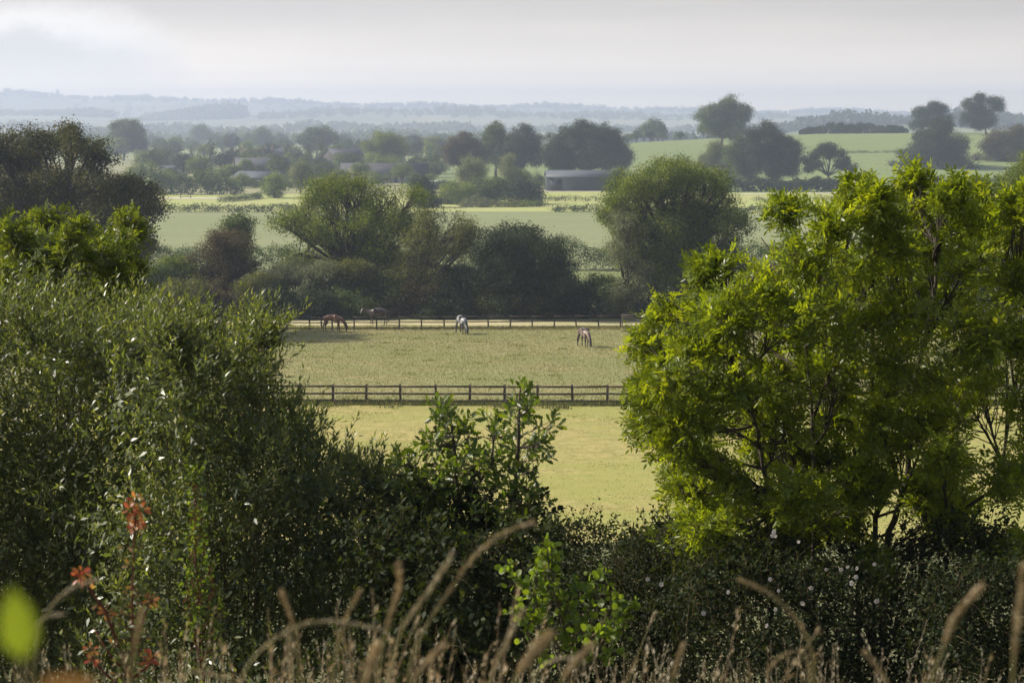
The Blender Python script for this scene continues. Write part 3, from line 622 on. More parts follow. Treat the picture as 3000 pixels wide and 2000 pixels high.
# generic hazy trees and bushes of the valley: six models, then copies
def generic_tree(name, kind, H, mat, seed, label, group, cat='tree'):
    rg = np.random.default_rng(seed); L = []
    if kind == 'oak':
        for i in range(13):
            a = rg.uniform(0, 6.28); q = rg.uniform(0, .36) * H; L.append([math.cos(a) * q, math.sin(a) * q, H * (.72 - .55 * (q / H) + rg.uniform(-.12, .1)), H * rg.uniform(.15, .2)])
    elif kind == 'poplar':
        for i in range(9): L.append([rg.normal() * .03 * H, rg.normal() * .03 * H, H * (.2 + .78 * i / 9), H * (.12 - .07 * abs(i / 9 - .4))])
    else:
        for i in range(10):
            a = rg.uniform(0, 6.28); q = rg.uniform(0, .55) * H; L.append([math.cos(a) * q, math.sin(a) * q, H * rg.uniform(.3, .72), H * rg.uniform(.26, .36)])
    L = np.array([[*l[:3], l[3], l[3], l[3]] for l in L])
    t = thing(name, label, cat, (0, 0, 0), 0, group)
    P, O = cluster_pts(L, 120 / H ** 2 * .75, rg, -.6); ok = P[:, 2] > .2; P = P[ok]; O = O[ok]
    mb = MB(); leaf_cloud(mb, P, O, 8, H * .05, H * .05, rg); mb.build('crown' if cat == 'tree' else 'foliage', mat, t)
    skeleton(np.zeros(3), L, P, rg, H * .025, .25, 30, k=4).build('trunk' if cat == 'tree' else 'stem', M['bark'], t)
    return t
G_T = 'hazy trees scattered through the valley beyond the farm'; L_T = 'hazy blue grey round tree among many in the valley beyond the farm'
G_P = 'upright poplars around the farm buildings'; L_P = 'narrow upright poplar standing among the farm buildings'
G_B = 'garden bushes around the farm buildings'; L_B = 'rounded green bush filling the gardens between the farm buildings'
protos = {'a': generic_tree('valley_tree', 'oak', 13, M['bush_leaf'], 1, L_T, G_T), 'b': generic_tree('valley_tree', 'oak', 12, M['dark_leaf'], 2, L_T, G_T), 'c': generic_tree('valley_tree', 'oak', 11, M['ash_leaf_far'], 3, L_T, G_T),
          'p': generic_tree('poplar_tree', 'poplar', 13, M['bush_leaf'], 4, L_P, G_P), 'u': generic_tree('garden_bush', 'bush', 5, M['ash_leaf_far'], 5, L_B, G_B, 'bush'), 'v': generic_tree('garden_bush', 'bush', 5, M['bush_leaf'], 6, L_B, G_B, 'bush')}
used = set()
def place(key, px, d, toprow=None, H=None, hw=None):
    rg = random.Random(px * 7 + d)
    base = {'a': 13, 'b': 12, 'c': 11, 'p': 13, 'u': 5, 'v': 5}[key]
    x = xat(px, d); z = zf(x, d)
    if toprow is not None: H = float(at(px, toprow, d)[2]) - z
    s = max(H, 1.5) / base; sx = s * (hw or rg.uniform(.9, 1.15))
    if key not in used:
        used.add(key); o = protos[key]; o.location = (x, d, z); o.scale = (sx, sx, s); o.rotation_euler = (0, 0, rg.uniform(0, 6.28)); return o
    return copy_thing(protos[key], (x, d, z), rg.uniform(0, 6.28), (sx, sx, s))
for k, px, d, top in [('a', 352, 700, 335), ('b', 425, 690, 347), ('v', 470, 650, 368), ('b', 515, 700, 346), ('c', 330, 760, 350), ('a', 250, 900, 330), ('b', 235, 760, 345), ('a', 380, 1100, 318), ('a', 405, 980, 322),
                      ('b', 540, 1150, 303), ('a', 515, 1200, 310), ('c', 575, 900, 335), ('a', 650, 1150, 312), ('b', 625, 960, 322), ('c', 680, 1000, 330), ('a', 800, 1000, 312), ('b', 830, 1050, 316), ('a', 790, 860, 334),
                      ('b', 850, 950, 322), ('a', 930, 960, 318), ('b', 960, 900, 320), ('c', 990, 880, 322), ('a', 1010, 860, 330), ('a', 940, 1100, 310), ('b', 905, 1150, 312), ('b', 870, 1200, 305), ('a', 985, 1000, 312),
                      ('a', 1460, 960, 296), ('b', 1490, 940, 298), ('a', 1520, 960, 300), ('b', 1560, 980, 302), ('c', 1595, 930, 312), ('a', 1440, 1000, 304), ('b', 2335, 900, 300), ('a', 2100, 940, 300), ('b', 2075, 960, 304)]:
    place(k, px, d, top)
for px, d, top in [(460, 740, 345), (485, 760, 318), (740, 780, 322), (775, 770, 322), (690, 800, 338), (555, 800, 330), (665, 820, 326), (960, 640, 366), (712, 760, 332)]: place('p', px, d, top)
for k, px, d, top in [('u', 580, 830, 352), ('u', 556, 575, 396), ('v', 668, 570, 398), ('c', 530, 620, 372), ('u', 590, 572, 412), ('c', 690, 610, 372), ('v', 780, 600, 388), ('c', 830, 612, 366), ('u', 870, 600, 392), ('c', 925, 610, 368), ('v', 960, 590, 392), ('b', 640, 668, 352), ('c', 570, 668, 358), ('v', 480, 560, 402), ('u', 370, 560, 392), ('v', 400, 590, 384), ('u', 600, 760, 356), ('v', 640, 700, 362), ('u', 660, 620, 392), ('v', 720, 640, 378), ('v', 745, 660, 370),
                      ('u', 720, 560, 410), ('v', 760, 560, 400), ('u', 800, 640, 384), ('v', 850, 700, 362), ('u', 900, 690, 366), ('v', 935, 660, 370), ('u', 980, 600, 398), ('v', 1000, 560, 415), ('u', 1020, 540, 420),
                      ('v', 440, 720, 360), ('u', 500, 640, 382), ('v', 535, 620, 378), ('u', 1210, 580, 388), ('v', 1235, 570, 400), ('u', 325, 600, 370), ('v', 700, 700, 360), ('v', 815, 730, 348), ('u', 880, 720, 350)]:
    place(k, px, d, top)
for i in range(46):
    rg = random.Random(900 + i); px = rg.uniform(330, 1000); d = rg.uniform(640, 920)
    if abs(px - 606) < 40 and d < 600: continue
    place(rg.choice('abcpuv'), px, d, None, rg.uniform(5, 9.5))
rg = random.Random(4)
for i in range(90):
    px = rg.uniform(200, 1050) if i < 78 else rg.uniform(1400, 1640); d = rg.uniform(950, 1750) if i < 78 else rg.uniform(1000, 1300); place(rg.choice('abc'), px, d, None, rg.uniform(8, 14))

# woods and hedgerows far off that read as one mass
def wood(name, seed, D, px0, px1, n, Hm, spreadD, mat, rows=None):
    rg = np.random.default_rng(seed); px = rg.uniform(px0, px1, n); d = D + rg.uniform(-1, 1, n) * spreadD
    x = (px - CX) / F * d; z = zg(x, d); h = Hm * rg.uniform(.6, 1.2, n) * (1 + .3 * np.sin(px * .02 + seed))
    P = np.column_stack([x, d, z]); k = 42
    u = norm(rg.normal(size=(n, k, 3))); u[..., 2] = np.abs(u[..., 2])
    pos = (P[:, None] + u * h[:, None, None] * np.array([.62, .62, .9]) * rg.uniform(.6, 1, (n, k, 1))).reshape(-1, 3)
    mb = MB(); nn = len(pos); uu = u.reshape(-1, 3); nr = norm(uu + rg.normal(size=uu.shape) * .5)
    Lf = np.repeat(h, k) * rg.uniform(.3, .5, nn); b = P[0]
    leaf_geo(mb, T_QUAD, pos - b, perp(nr, rg), nr, Lf, Lf * .75, rg.random(nn))
    o = mb.build(name, mat); o.location = b; return tag(o, kind='stuff')
wood('distant_wood', 1, 6950, -300, 2700, 1100, 17, 300, M['bush_leaf'])
wood('distant_wood', 2, 6400, 50, 2400, 350, 14, 800, M['bush_leaf'])
wood('distant_wood', 3, 4850, -200, 270, 300, 15, 200, M['bush_leaf'])
wood('distant_wood', 4, 4780, 330, 560, 300, 26, 150, M['bush_leaf'])
wood('distant_wood', 5, 4900, 600, 2500, 800, 14, 400, M['bush_leaf'])
wood('distant_wood', 6, 3240, -100, 2450, 900, 11, 200, M['bush_leaf'])
wood('distant_wood', 7, 2240, 1680, 2500, 500, 13, 120, M['dark_leaf'])
wood('distant_wood', 8, 1850, 1420, 1760, 160, 9, 60, M['dark_leaf'])
wood('distant_wood', 9, 2300, 150, 1150, 420, 10, 350, M['bush_leaf'])
wood('distant_wood', 10, 1850, 150, 1100, 200, 9, 120, M['bush_leaf'])
# ================================================================== FENCES
M['fence_wood'] = surf_mat('fence_wood', (.055, .042, .03), (.10, .078, .055), 9, bump=.3, stretch=(1, 1, .2))
M['fence_grey'] = surf_mat('fence_grey', (.12, .11, .09), (.2, .18, .15), 9, bump=.3, stretch=(1, 1, .2))
def rail_fence(label, x0, x1, yfun, sp, H, mat, seed, rails=(.93, .55, .18), pw=.13, rw=.1):
    rg = random.Random(seed); y0 = yfun(x0); b = (x0, y0, zf(x0, y0)); t = thing('rail_fence', label, 'fence', b)
    pm = MB(); c = pw / 2
    V = [[-c, -c, -.4], [c, -c, -.4], [c, c, -.4], [-c, c, -.4], [-c, -c, H], [c, -c, H], [c, c, H + .03], [-c, c, H + .03]]
    pm.add(V, [[[0, 3, 2, 1], [4, 5, 6, 7], [0, 1, 5, 4], [1, 2, 6, 5], [2, 3, 7, 6], [3, 0, 4, 7]]]); me = pm.mesh('post'); me.materials.append(mat)
    n = int((x1 - x0) / sp); xsn = [x0 + i * sp + rg.uniform(-.04, .04) for i in range(n + 1)]
    for x in xsn:
        y = yfun(x); o = link('post', me, None, t); o.location = (x - b[0], y - b[1], zf(x, y) - b[2]); o.rotation_euler = (rg.uniform(-.035, .035), rg.uniform(-.04, .04), rg.uniform(-.08, .08))
    for f in rails:
        mb = MB()
        for i in range(n):
            a0 = np.array([xsn[i], yfun(xsn[i]) - pw / 2 - .02, 0]); a1 = np.array([xsn[i + 1], yfun(xsn[i + 1]) - pw / 2 - .02, 0])
            a0[2] = zf(a0[0], a0[1]) + f * H + rg.uniform(-.022, .022); a1[2] = zf(a1[0], a1[1]) + f * H + rg.uniform(-.022, .022)
            dz = np.array([0, 0, rw / 2]); dy = np.array([0, .02, 0]); g = np.array([.004, 0, 0])
            P = [a0 - dz - dy + g, a1 - dz - dy - g, a1 + dz - dy - g, a0 + dz - dy + g, a0 - dz + dy + g, a1 - dz + dy - g, a1 + dz + dy - g, a0 + dz + dy + g]
            mb.add(np.array(P) - np.array(b), [[[0, 1, 2, 3], [7, 6, 5, 4], [3, 2, 6, 7], [0, 4, 5, 1], [0, 3, 7, 4], [1, 5, 6, 2]]])
        mb.build('rail', mat, t)
    return t
rail_fence('dark brown post and rail fence between the two paddocks, nearer of the fences', xat(205, 101.5), xat(2500, 101.5), lambda x: 101.5 + .01 * x, 1.84, 1.04, M['fence_wood'], 1)
rail_fence('brown post and rail fence behind the grazing horses', xat(250, 159), xat(2500, 159), lambda x: 159.6 + .075 * x, 1.86, 1.12, M['fence_wood'], 2, (.95, .56, .14), .12, .085)
rail_fence('thin grey rail fence doubling the far fence on the right', xat(1432, 162), xat(2500, 162), lambda x: 162.2 + .06 * x, 2.4, .98, M['fence_grey'], 3, (.95, .7), .09, .06)
# unmown strip of rough grass under the near fence, and ragged tufts across the paddocks
M['dry_blade'] = leaf_mat('dry_blade', (.19, .185, .065), (.27, .24, .10), (.38, .33, .16), .4, (1.2, 1.2, .8), .7, .1)
M['lush_blade'] = leaf_mat('lush_blade', (.13, .16, .045), (.21, .22, .07), (.30, .28, .10), .4, (1.4, 1.4, .7), .7, .1)
M['green_blade'] = leaf_mat('green_blade', (.20, .205, .045), (.29, .26, .075), (.40, .34, .13), .4, (1.2, 1.2, .7), .7, .1)
M['rough_blade'] = leaf_mat('rough_blade', (.06, .08, .025), (.12, .13, .045), (.26, .22, .10), .4, (1.5, 1.5, .7), .6, .3)
def blades(name, n, xr, yr, h, wd, mat, seed, lean=.35, patch=None):
    rg = np.random.default_rng(seed); x = rg.uniform(*xr, n); y = rg.uniform(*yr, n)
    if patch: k = vnoise(np.column_stack([x, y, x * 0]), patch, seed) > -.15; x, y = x[k], y[k]; n = len(x)
    b = np.array([xr[0], yr[0], zf(xr[0], yr[0])])
    P = np.column_stack([x, y, zg(x, y) - .02]) - b
    d = norm(np.column_stack([rg.normal(size=n) * lean, rg.normal(size=n) * lean, np.ones(n)])); L = h * rg.uniform(.5, 1.3, n)
    mb = MB(); leaf_geo(mb, T_LONG, P, d, perp(d, rg), L, wd * rg.uniform(.6, 1.4, n), np.clip(rg.normal(.5, .25, n), 0, 1))
    o = mb.build(name, mat); o.location = b; return tag(o, kind='stuff')
blades('fence_line_grass', 30000, (-27, 32), (100.7, 102.2), .26, .03, M['rough_blade'], 1)
blades('paddock_grass', 150000, (-24, 27), (62, 101), .05, .03, M['green_blade'], 2, .9)
blades('paddock_grass', 150000, (-30, 40), (102, 158.8), .12, .035, M['dry_blade'], 3, .6)
def tussocks(name, nc, per, xr, yr, h, mat, seed, rad=.35):
    rg = np.random.default_rng(seed); cx2 = rg.uniform(*xr, nc); cy2 = rg.uniform(*yr, nc); rr = rad * rg.uniform(.4, 1.5, nc)
    x = (cx2[:, None] + rg.normal(size=(nc, per)) * rr[:, None]).ravel(); y = (cy2[:, None] + rg.normal(size=(nc, per)) * rr[:, None]).ravel(); n = len(x); b = np.array([xr[0], yr[0], zf(xr[0], yr[0])])
    d = norm(np.column_stack([rg.normal(size=n) * .45, rg.normal(size=n) * .45, np.ones(n)])); mb = MB(); leaf_geo(mb, T_LONG, np.column_stack([x, y, zg(x, y) - .02]) - b, d, perp(d, rg), np.repeat(h * rg.uniform(.5, 1.4, nc), per) * rg.uniform(.6, 1.2, n), .045, rg.random(n))
    o = mb.build(name, mat); o.location = b; return tag(o, kind='stuff')
tussocks('pasture_weeds', 170, 45, (-24, 27), (64, 100), .06, M['green_blade'], 21, .3)
tussocks('pasture_weeds', 200, 50, (-30, 36), (103, 157), .15, M['lush_blade'], 22, .5)
tussocks('pasture_weeds', 90, 60, (-27, 32), (99.4, 103.2), .3, M['rough_blade'], 23, .4)
tussocks('pasture_weeds', 120, 60, (-24, 27), (62, 100), .07, M['dry_blade'], 24, .8)
blades('track_grass', 12000, (-32, 42), (158.8, 160.6), .3, .05, M['dry_blade'], 4, .5)

# ================================================================== HORSES AND CATTLE
def coat(name, c1, c2, thr=.5, scale=1.2, seed=0., rough=.42):
    m, nt, N, Lk = new_mat(name); tc = N.new('ShaderNodeTexCoord'); mp = N.new('ShaderNodeMapping'); mp.inputs['Location'].default_value = (seed, seed * 1.7, 0)
    n = N.new('ShaderNodeTexNoise'); n.inputs['Scale'].default_value = scale; n.inputs['Detail'].default_value = 1.5; Lk.new(tc.outputs['Object'], mp.inputs[0]); Lk.new(mp.outputs[0], n.inputs[0])
    r = N.new('ShaderNodeMapRange'); r.inputs[1].default_value = thr - .02; r.inputs[2].default_value = thr + .02; Lk.new(n.outputs[0], r.inputs[0])
    mx = N.new('ShaderNodeMix'); mx.data_type = 'RGBA'; mx.inputs[6].default_value = (*c1, 1); mx.inputs[7].default_value = (*c2, 1); Lk.new(r.outputs[0], mx.inputs[0])
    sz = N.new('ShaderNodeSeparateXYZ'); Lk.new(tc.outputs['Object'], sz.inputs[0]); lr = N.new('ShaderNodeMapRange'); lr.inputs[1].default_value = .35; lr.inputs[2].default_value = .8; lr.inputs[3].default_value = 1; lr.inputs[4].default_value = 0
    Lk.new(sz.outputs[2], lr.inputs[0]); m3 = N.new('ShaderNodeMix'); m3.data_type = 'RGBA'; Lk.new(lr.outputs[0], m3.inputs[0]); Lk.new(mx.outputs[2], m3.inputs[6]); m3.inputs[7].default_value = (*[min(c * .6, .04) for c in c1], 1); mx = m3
    p = N.new('ShaderNodeBsdfPrincipled'); p.inputs['Roughness'].default_value = rough; Lk.new(mx.outputs[2], p.inputs['Base Color']); p.inputs['Sheen Weight'].default_value = .2
    o = N.new('ShaderNodeOutputMaterial'); Lk.new(p.outputs[0], o.inputs[0]); return m
def skinned(name, pts, edges, rad, mat, parent, sub=2):
    me = bpy.data.meshes.new(name); me.from_pydata([Vector(p) for p in pts], edges, []); me.update()
    o = link(name, me, mat, parent)
    sk = o.modifiers.new('skin', 'SKIN'); sk.use_smooth_shade = True
    for i, v in enumerate(me.skin_vertices[0].data):
        r = rad[i]; v.radius = (r, r) if not isinstance(r, tuple) else r; v.use_root = (i == 0)
    s_ = o.modifiers.new('sub', 'SUBSURF'); s_.levels = sub; s_.render_levels = sub
    return o
def horse(label, px, row_d, rz, mat, hair, s=1.0, graze=True, blaze=False):
    x = xat(px, row_d); t = thing('horse', label, 'horse', (x, row_d, zf(x, row_d)), rz)
    t.scale = (s, s, s)
    P = []; Rr = []; E = []
    def v(p, r, prev=None):
        P.append(p); Rr.append(r)
        if prev is not None: E.append((prev, len(P) - 1))
        return len(P) - 1
    barrel = v((-.05, 0, 1.16), .31); loin = v((-.36, 0, 1.20), .29, barrel); croup = v((-.62, 0, 1.21), .27, loin); rump = v((-.80, 0, 1.12), .17, croup)
    ribs = v((.24, 0, 1.15), .29, barrel); wither = v((.50, 0, 1.19), .25, ribs); chest = v((.66, 0, 1.08), .20, wither)
    if graze: nk = [((.86, 0, .95), .155), ((1.03, 0, .70), .125), ((1.14, 0, .46), .105)]; hd = [((1.17, 0, .34), .10), ((1.17, .0, .20), .075), ((1.16, 0, .07), .055)]
    else: nk = [((.84, 0, 1.18), .165), ((1.03, 0, 1.26), .13), ((1.18, 0, 1.33), .105)]; hd = [((1.27, 0, 1.30), .10), ((1.36, 0, 1.14), .075), ((1.43, 0, .99), .055)]
    q = chest
    for p, r in nk + hd: q = v(p, r, q)
    for sy in (-1, 1):
        st_ = .06 * sy
        a = v((-.62, .15 * sy, .98), .17, croup); a = v((-.55 + st_, .17 * sy, .76), .115, a); a = v((-.76 + st_, .17 * sy, .52), .062, a); a = v((-.72 + st_, .17 * sy, .28), .045, a); a = v((-.70 + st_, .17 * sy, .11), .05, a); a = v((-.66 + st_, .17 * sy, .03), .06, a)
        a = v((.50, .14 * sy, .92), .13, wither); a = v((.47 - st_, .15 * sy, .72), .085, a); a = v((.50 - st_ * 1.6, .15 * sy, .43), .058, a); a = v((.49 - st_ * 2, .15 * sy, .22), .042, a); a = v((.49 - st_ * 2, .15 * sy, .10), .048, a); a = v((.53 - st_ * 2, .15 * sy, .03), .058, a)
    skinned('body', P, E, Rr, mat, t)
    # mane hangs from the crest of the neck, the tail from the rump
    cr = np.array([n_[0] for n_ in nk] + [hd[0][0]]); rr = [n_[1] for n_ in nk] + [.1]; mb = MB(); rg = np.random.default_rng(3)
    dirn = norm(np.gradient(cr, axis=0)); up = np.stack([-dirn[:, 2], 0 * dirn[:, 0], dirn[:, 0]], 1); up[up[:, 2] < 0] *= -1
    if graze: up = np.stack([np.abs(up[:, 0]), 0 * up[:, 0], np.abs(up[:, 2])], 1)
    tt = rg.random(150) * 3; ii = np.minimum(tt.astype(int), 2); f = (tt - ii)[:, None]
    root = cr[ii] * (1 - f) + cr[ii + 1] * f + up[ii] * (np.array(rr)[ii] * .9)[:, None]
    d = norm(np.column_stack([rg.normal(0, .15, 150), rg.choice([-1, 1], 150) * .35, -np.ones(150)])); leaf_geo(mb, T_LONG, root + up[ii] * .02, d, perp(d, rg), .2, .05, .5); mb.build('mane', hair, t)
    mb = MB(); mb.tube([(-.93, 0, 1.18), (-1.0, 0, 1.05), (-1.01, 0, .75), (-.99, 0, .45), (-.97, 0, .3)], [.035, .06, .075, .065, .02], 7); mb.build('tail', hair, t, True)
    ph = np.array(nk[2][0]); hv = norm(np.array(hd[1][0]) - np.array(hd[0][0]))
    for sy in (-1, 1):
        mb = MB(); b0 = np.array(hd[0][0]) - hv * .06 + np.array([0, .055 * sy, 0]); mb.tube([b0, b0 - hv * .08 + np.array([.02, .02 * sy, .02]), b0 - hv * .16 + np.array([.02, .02 * sy, .03])], [.035, .028, .006], 5); mb.build('ear', mat, t, True)
    if blaze:
        mb = MB(); a0 = np.array(hd[0][0]); a1 = np.array(hd[2][0]); o_ = np.array([.07, 0, .07]); mb.prisms([a0 + o_], [a1 + o_ * .6], .04, .03, 6); mb.build('blaze', M['white_hair'], t)
    return t
M['white_hair'] = coat('white_hair', (.6, .58, .54), (.5, .48, .44))
M['black_hair'] = coat('black_hair', (.02, .018, .016), (.03, .025, .02)); M['brown_hair'] = coat('brown_hair', (.07, .035, .02), (.05, .025, .015))
horse('chestnut horse grazing side on by the far fence, head to the right', 763, 156.5, R(-8), coat('chestnut_coat', (.17, .065, .028), (.21, .085, .035), .5, 2), M['brown_hair'], .98)
horse('black and white horse grazing head down beside the far fence, seen three quarter front', 1060, 154.2, R(-66), coat('piebald_coat', (.03, .03, .036), (.34, .33, .34), .55, 1.7, 2.2), M['black_hair'], 1.02)
horse('brown and cream horse grazing alone in the middle of the paddock', 1342, 141.2, R(-66), coat('skewbald_coat', (.07, .04, .032), (.22, .155, .12), .53, 1.7, 5.1), M['black_hair'], .95)
hb_ = horse('dark bay horse with a white face standing behind the far fence, facing left', 866, 163.4, R(172), coat('bay_coat', (.028, .012, .012), (.038, .016, .015), .5, 2), M['black_hair'], 1.0, False, True)
def cow(label, px, row_d, rz, mat):
    x = xat(px, row_d); t = thing('cow', label, 'cow', (x, row_d, zf(x, row_d)), rz, 'cattle on the hilltop'); P = [(-.7, 0, 1.1), (-.2, 0, 1.05), (.4, 0, 1.08), (.8, 0, 1.05), (1.15, 0, .8), (1.35, 0, .5)]; Rr = [.3, .38, .36, .26, .16, .11]
    E = [(i, i + 1) for i in range(5)]
    for sx2, root in ((-.7, 0), (.5, 2)):
        for sy in (-1, 1): n = len(P); P += [(sx2, .2 * sy, .75), (sx2, .2 * sy, .4), (sx2, .2 * sy, .03)]; Rr += [.14, .07, .06]; E += [(root, n), (n, n + 1), (n + 1, n + 2)]
    skinned('body', P, E, Rr, mat, t, 1)
    mb = MB(); mb.tube([(-1.0, 0, 1.25), (-1.08, 0, .9), (-1.05, 0, .5)], [.03, .025, .05], 5); mb.build('tail', mat, t)
cow('small dark cow on the hilltop, left of two near the skyline hedge', 1968, 905, R(20), M['black_hair']); cow('small dark cow on the hilltop, right of two near the skyline hedge', 1982, 915, R(170), M['black_hair'])

# ================================================================== FARM BUILDINGS
M['slate'] = surf_mat('slate', (.06, .06, .07), (.09, .09, .10), 2, .6); M['tile_red'] = surf_mat('tile_red', (.10, .065, .055), (.14, .09, .075), 3, .8)
M['tin_pale'] = surf_mat('tin_pale', (.075, .085, .10), (.11, .12, .14), 1, .55); M['tin_dark'] = surf_mat('tin_dark', (.035, .042, .052), (.055, .062, .075), 1, .6, stretch=(6, 1, 1))
M['boards'] = surf_mat('boards', (.06, .055, .055), (.10, .09, .085), 2, .85, stretch=(6, 6, .3)); M['brick'] = surf_mat('brick', (.20, .10, .07), (.27, .15, .11), 4, .9)
M['render_wall'] = surf_mat('render_wall', (.28, .27, .25), (.36, .35, .32), 2, .9); M['glass'] = surf_mat('glass', (.02, .025, .03), (.03, .035, .04), 1, .1, bump=0, spec=.8); M['white_paint'] = surf_mat('white_paint', (.72, .72, .7), (.8, .8, .78), 4, .5, bump=0)
def building(name, label, px, d, W, Dp, He, Hr, rz, wall, roof, wins=(), door=None, chim=None, cat='building', zoff=0):
    x = xat(px, d); t = thing(name, label, cat, (x, d, zf(x, d) + zoff), rz)
    mb = MB(); w2, d2 = W / 2, Dp / 2
    V = [(-w2, -d2, -1), (w2, -d2, -1), (w2, d2, -1), (-w2, d2, -1), (-w2, -d2, He), (w2, -d2, He), (w2, d2, He), (-w2, d2, He), (-w2, 0, Hr), (w2, 0, Hr)]
    mb.add(V, [[[0, 1, 5, 4], [2, 3, 7, 6]], [[1, 2, 6, 9, 5]], [[3, 0, 4, 8, 7]]]); mb.build('wall', wall, t)
    sl = math.atan2(Hr - He, d2); mb = MB(); ov = .35
    for sy in (-1, 1):
        e = np.array([0, sy * (d2 + ov), He - ov * math.tan(sl)]); r = np.array([0, 0, Hr]); up = np.array([0, sy * math.sin(sl), math.cos(sl)]) * .14; off = np.array([0, 0, .02])
        a = [np.array([sx3 * (w2 + ov), 0, 0]) for sx3 in (-1, 1)]
        P = [a[0] + e + off, a[1] + e + off, a[1] + r + off, a[0] + r + off]; P += [p + up for p in P]
        mb.add(P, [[[0, 1, 2, 3], [7, 6, 5, 4], [0, 4, 5, 1], [1, 5, 6, 2], [2, 6, 7, 3], [3, 7, 4, 0]]])
    rf = mb.build('roof', roof, t)
    if chim:
        for c_ in chim: MB().box((c_, 0, Hr + .5), (.9, .7, 1.9)).build('chimney', M['brick'], rf)
    for (wx, wz, ww, wh) in wins:
        f = MB(); y = -d2 - .05
        f.box((wx - ww / 2, y, wz), (.1, .09, wh + .1)).box((wx + ww / 2, y, wz), (.1, .09, wh + .1)).box((wx, y, wz + wh / 2 + .1), (ww + .1, .09, .1)).box((wx, y, wz - wh / 2 - .1), (ww + .3, .16, .1)).box((wx, y, wz), (.06, .06, wh + .08))
        fo = f.build('window', M['white_paint'], t); MB().box((wx, -d2 - .02, wz), (ww, .03, wh)).build('pane', M['glass'], fo)
    if door:
        dx, dw, dh = door; do = MB().box((dx, -d2 - .05, dh / 2), (dw, .08, dh)).build('door', M['boards'] if dw < 3 else M['tin_dark'], t); MB().box((dx + dw * .35, -d2 - .12, 1.1), (.08, .06, .2)).build('handle', M['tin_pale'], do)
    return t
building('grey_barn', 'long grey barn with a pale tin roof in front of the dome shaped tree', 1340, 548, 21.5, 13, 4.0, 5.6, R(2), M['tin_dark'], M['tin_pale'], (), (-8.2, 3.4, 3.5), cat='barn')
building('long_barn', 'long low farm building with a dark roof left of the middle clump', 885, 625, 28, 9, 2.6, 6.2, R(-1), M['render_wall'], M['slate'], [(-11, 1.5, 1.2, 1), (-7, 1.5, 1.2, 1), (-3, 1.5, 1.2, 1), (1.5, 1.5, 2, 1.2), (6, 1.5, 1.2, 1), (10.5, 1.5, 1.2, 1)], (4, 1.1, 2.1))
building('arched_barn', 'dark hump roofed barn on the left of the farm, above the low shed', 606, 690, 19, 13, 3.4, 6.4, R(12), M['boards'], M['slate'], cat='barn')
building('low_shed', 'low timber shed with a pale sloping roof, gable towards the photo, behind the lawn', 605, 590, 15.5, 11, 2.7, 4.5, R(-22), M['boards'], M['tin_pale'], [(-5, 1.4, 1, 1.2), (-3, 1.4, 1, 1.2), (-1, 1.4, 1, 1.2), (2, 1.4, 1, 1.2)], (4.5, 1.2, 2.1), cat='shed')
building('farmhouse', 'farmhouse with a pale roof and a brick chimney above the hump roofed barn', 648, 850, 9.5, 7.5, 4.4, 7.6, R(35), M['render_wall'], M['tin_pale'], [(-3, 3.4, 1, 1.1), (0, 3.4, 1, 1.1), (3, 3.4, 1, 1.1), (-3, 1.2, 1, 1.1), (3, 1.2, 1, 1.1)], (0, 1, 2), (-3.8,), cat='house')
building('cottage', 'long red tiled cottage left of the farmhouse', 585, 865, 15, 7, 4.0, 7.0, R(4), M['brick'], M['tile_red'], [(-5.5, 2.8, 1, 1), (-2, 2.8, 1, 1), (2, 2.8, 1, 1), (5.5, 2.8, 1, 1)], (0, 1, 2), (5.5,), cat='house')
building('barn', 'tall dark barn with a sloping ridge right of the poplars', 792, 770, 13, 12, 5.5, 8.6, R(28), M['boards'], M['slate'], (), (0, 3.4, 3.6), cat='barn')
building('white_shed', 'tiny white shed behind the left hedge in the valley', 400, 720, 9, 4, 2.0, 3.0, R(-10), M['render_wall'], M['tin_pale'], (), (2, 1.1, 1.9), cat='shed')
# a van and a car in the farmyard, a square church tower on the skyline
def vehicle(name, label, cat, px, d, rz, L, W, H, paint, van=False):
    x = xat(px, d); t = thing(name, label, cat, (x, d, zf(x, d)), rz); mb = MB(); h = L / 2
    prof = [(-h, .35), (h, .35), (h, .85), (h * .62, 1.0), (h * .35, H), (-h * .98, H), (-h, .9)] if van else [(-h, .35), (h, .35), (h, .75), (h * .55, .9), (h * .2, H), (-h * .5, H), (-h * .85, .95), (-h, .9)]
    n = len(prof); V = [(a, -W / 2, b) for a, b in prof] + [(a, W / 2, b) for a, b in prof]
    mb.add(V, [[list(range(n))], [list(range(2 * n - 1, n - 1, -1))], [[i, i + n, (i + 1) % n + n, (i + 1) % n] for i in range(n)]]); mb.build('body', paint, t)
    MB().box((0 if van else -h * .12, -W / 2 - .01, (H + .95) / 2), (L * (.25 if van else .4), .03, (H - .95) * .6)).build('window', M['glass'], t)
    for sx4 in (-.62, .62):
        for sy in (-1, 1): MB().tube([(h * sx4, sy * (W / 2 - .12), .33), (h * sx4, sy * (W / 2 + .03), .33)], [.33, .33], 14).build('wheel', M['black_hair'], t)
vehicle('van', 'white van parked in the farmyard left of the middle clump', 'van', 1008, 575, R(10), 5.2, 1.9, 2.1, M['white_paint'], True)
vehicle('car', 'pale car parked beside the white van', 'car', 1030, 572, R(-20), 4.3, 1.75, 1.45, M['tin_pale'])
x = xat(143, 6900); t = thing('church_tower', 'faint square church tower on the far left skyline', 'tower', (x, 6900, zf(x, 6900) + 4))
MB().box((0, 0, 10), (9, 9, 22)).build('wall', M['render_wall'], t)
pb = MB(); [pb.box((sx5 * 4, sy5 * 4, 22), (1, 1, 3)) for sx5 in (-1, 1) for sy5 in (-1, 1)]; pb.build('pinnacle', M['render_wall'], t)
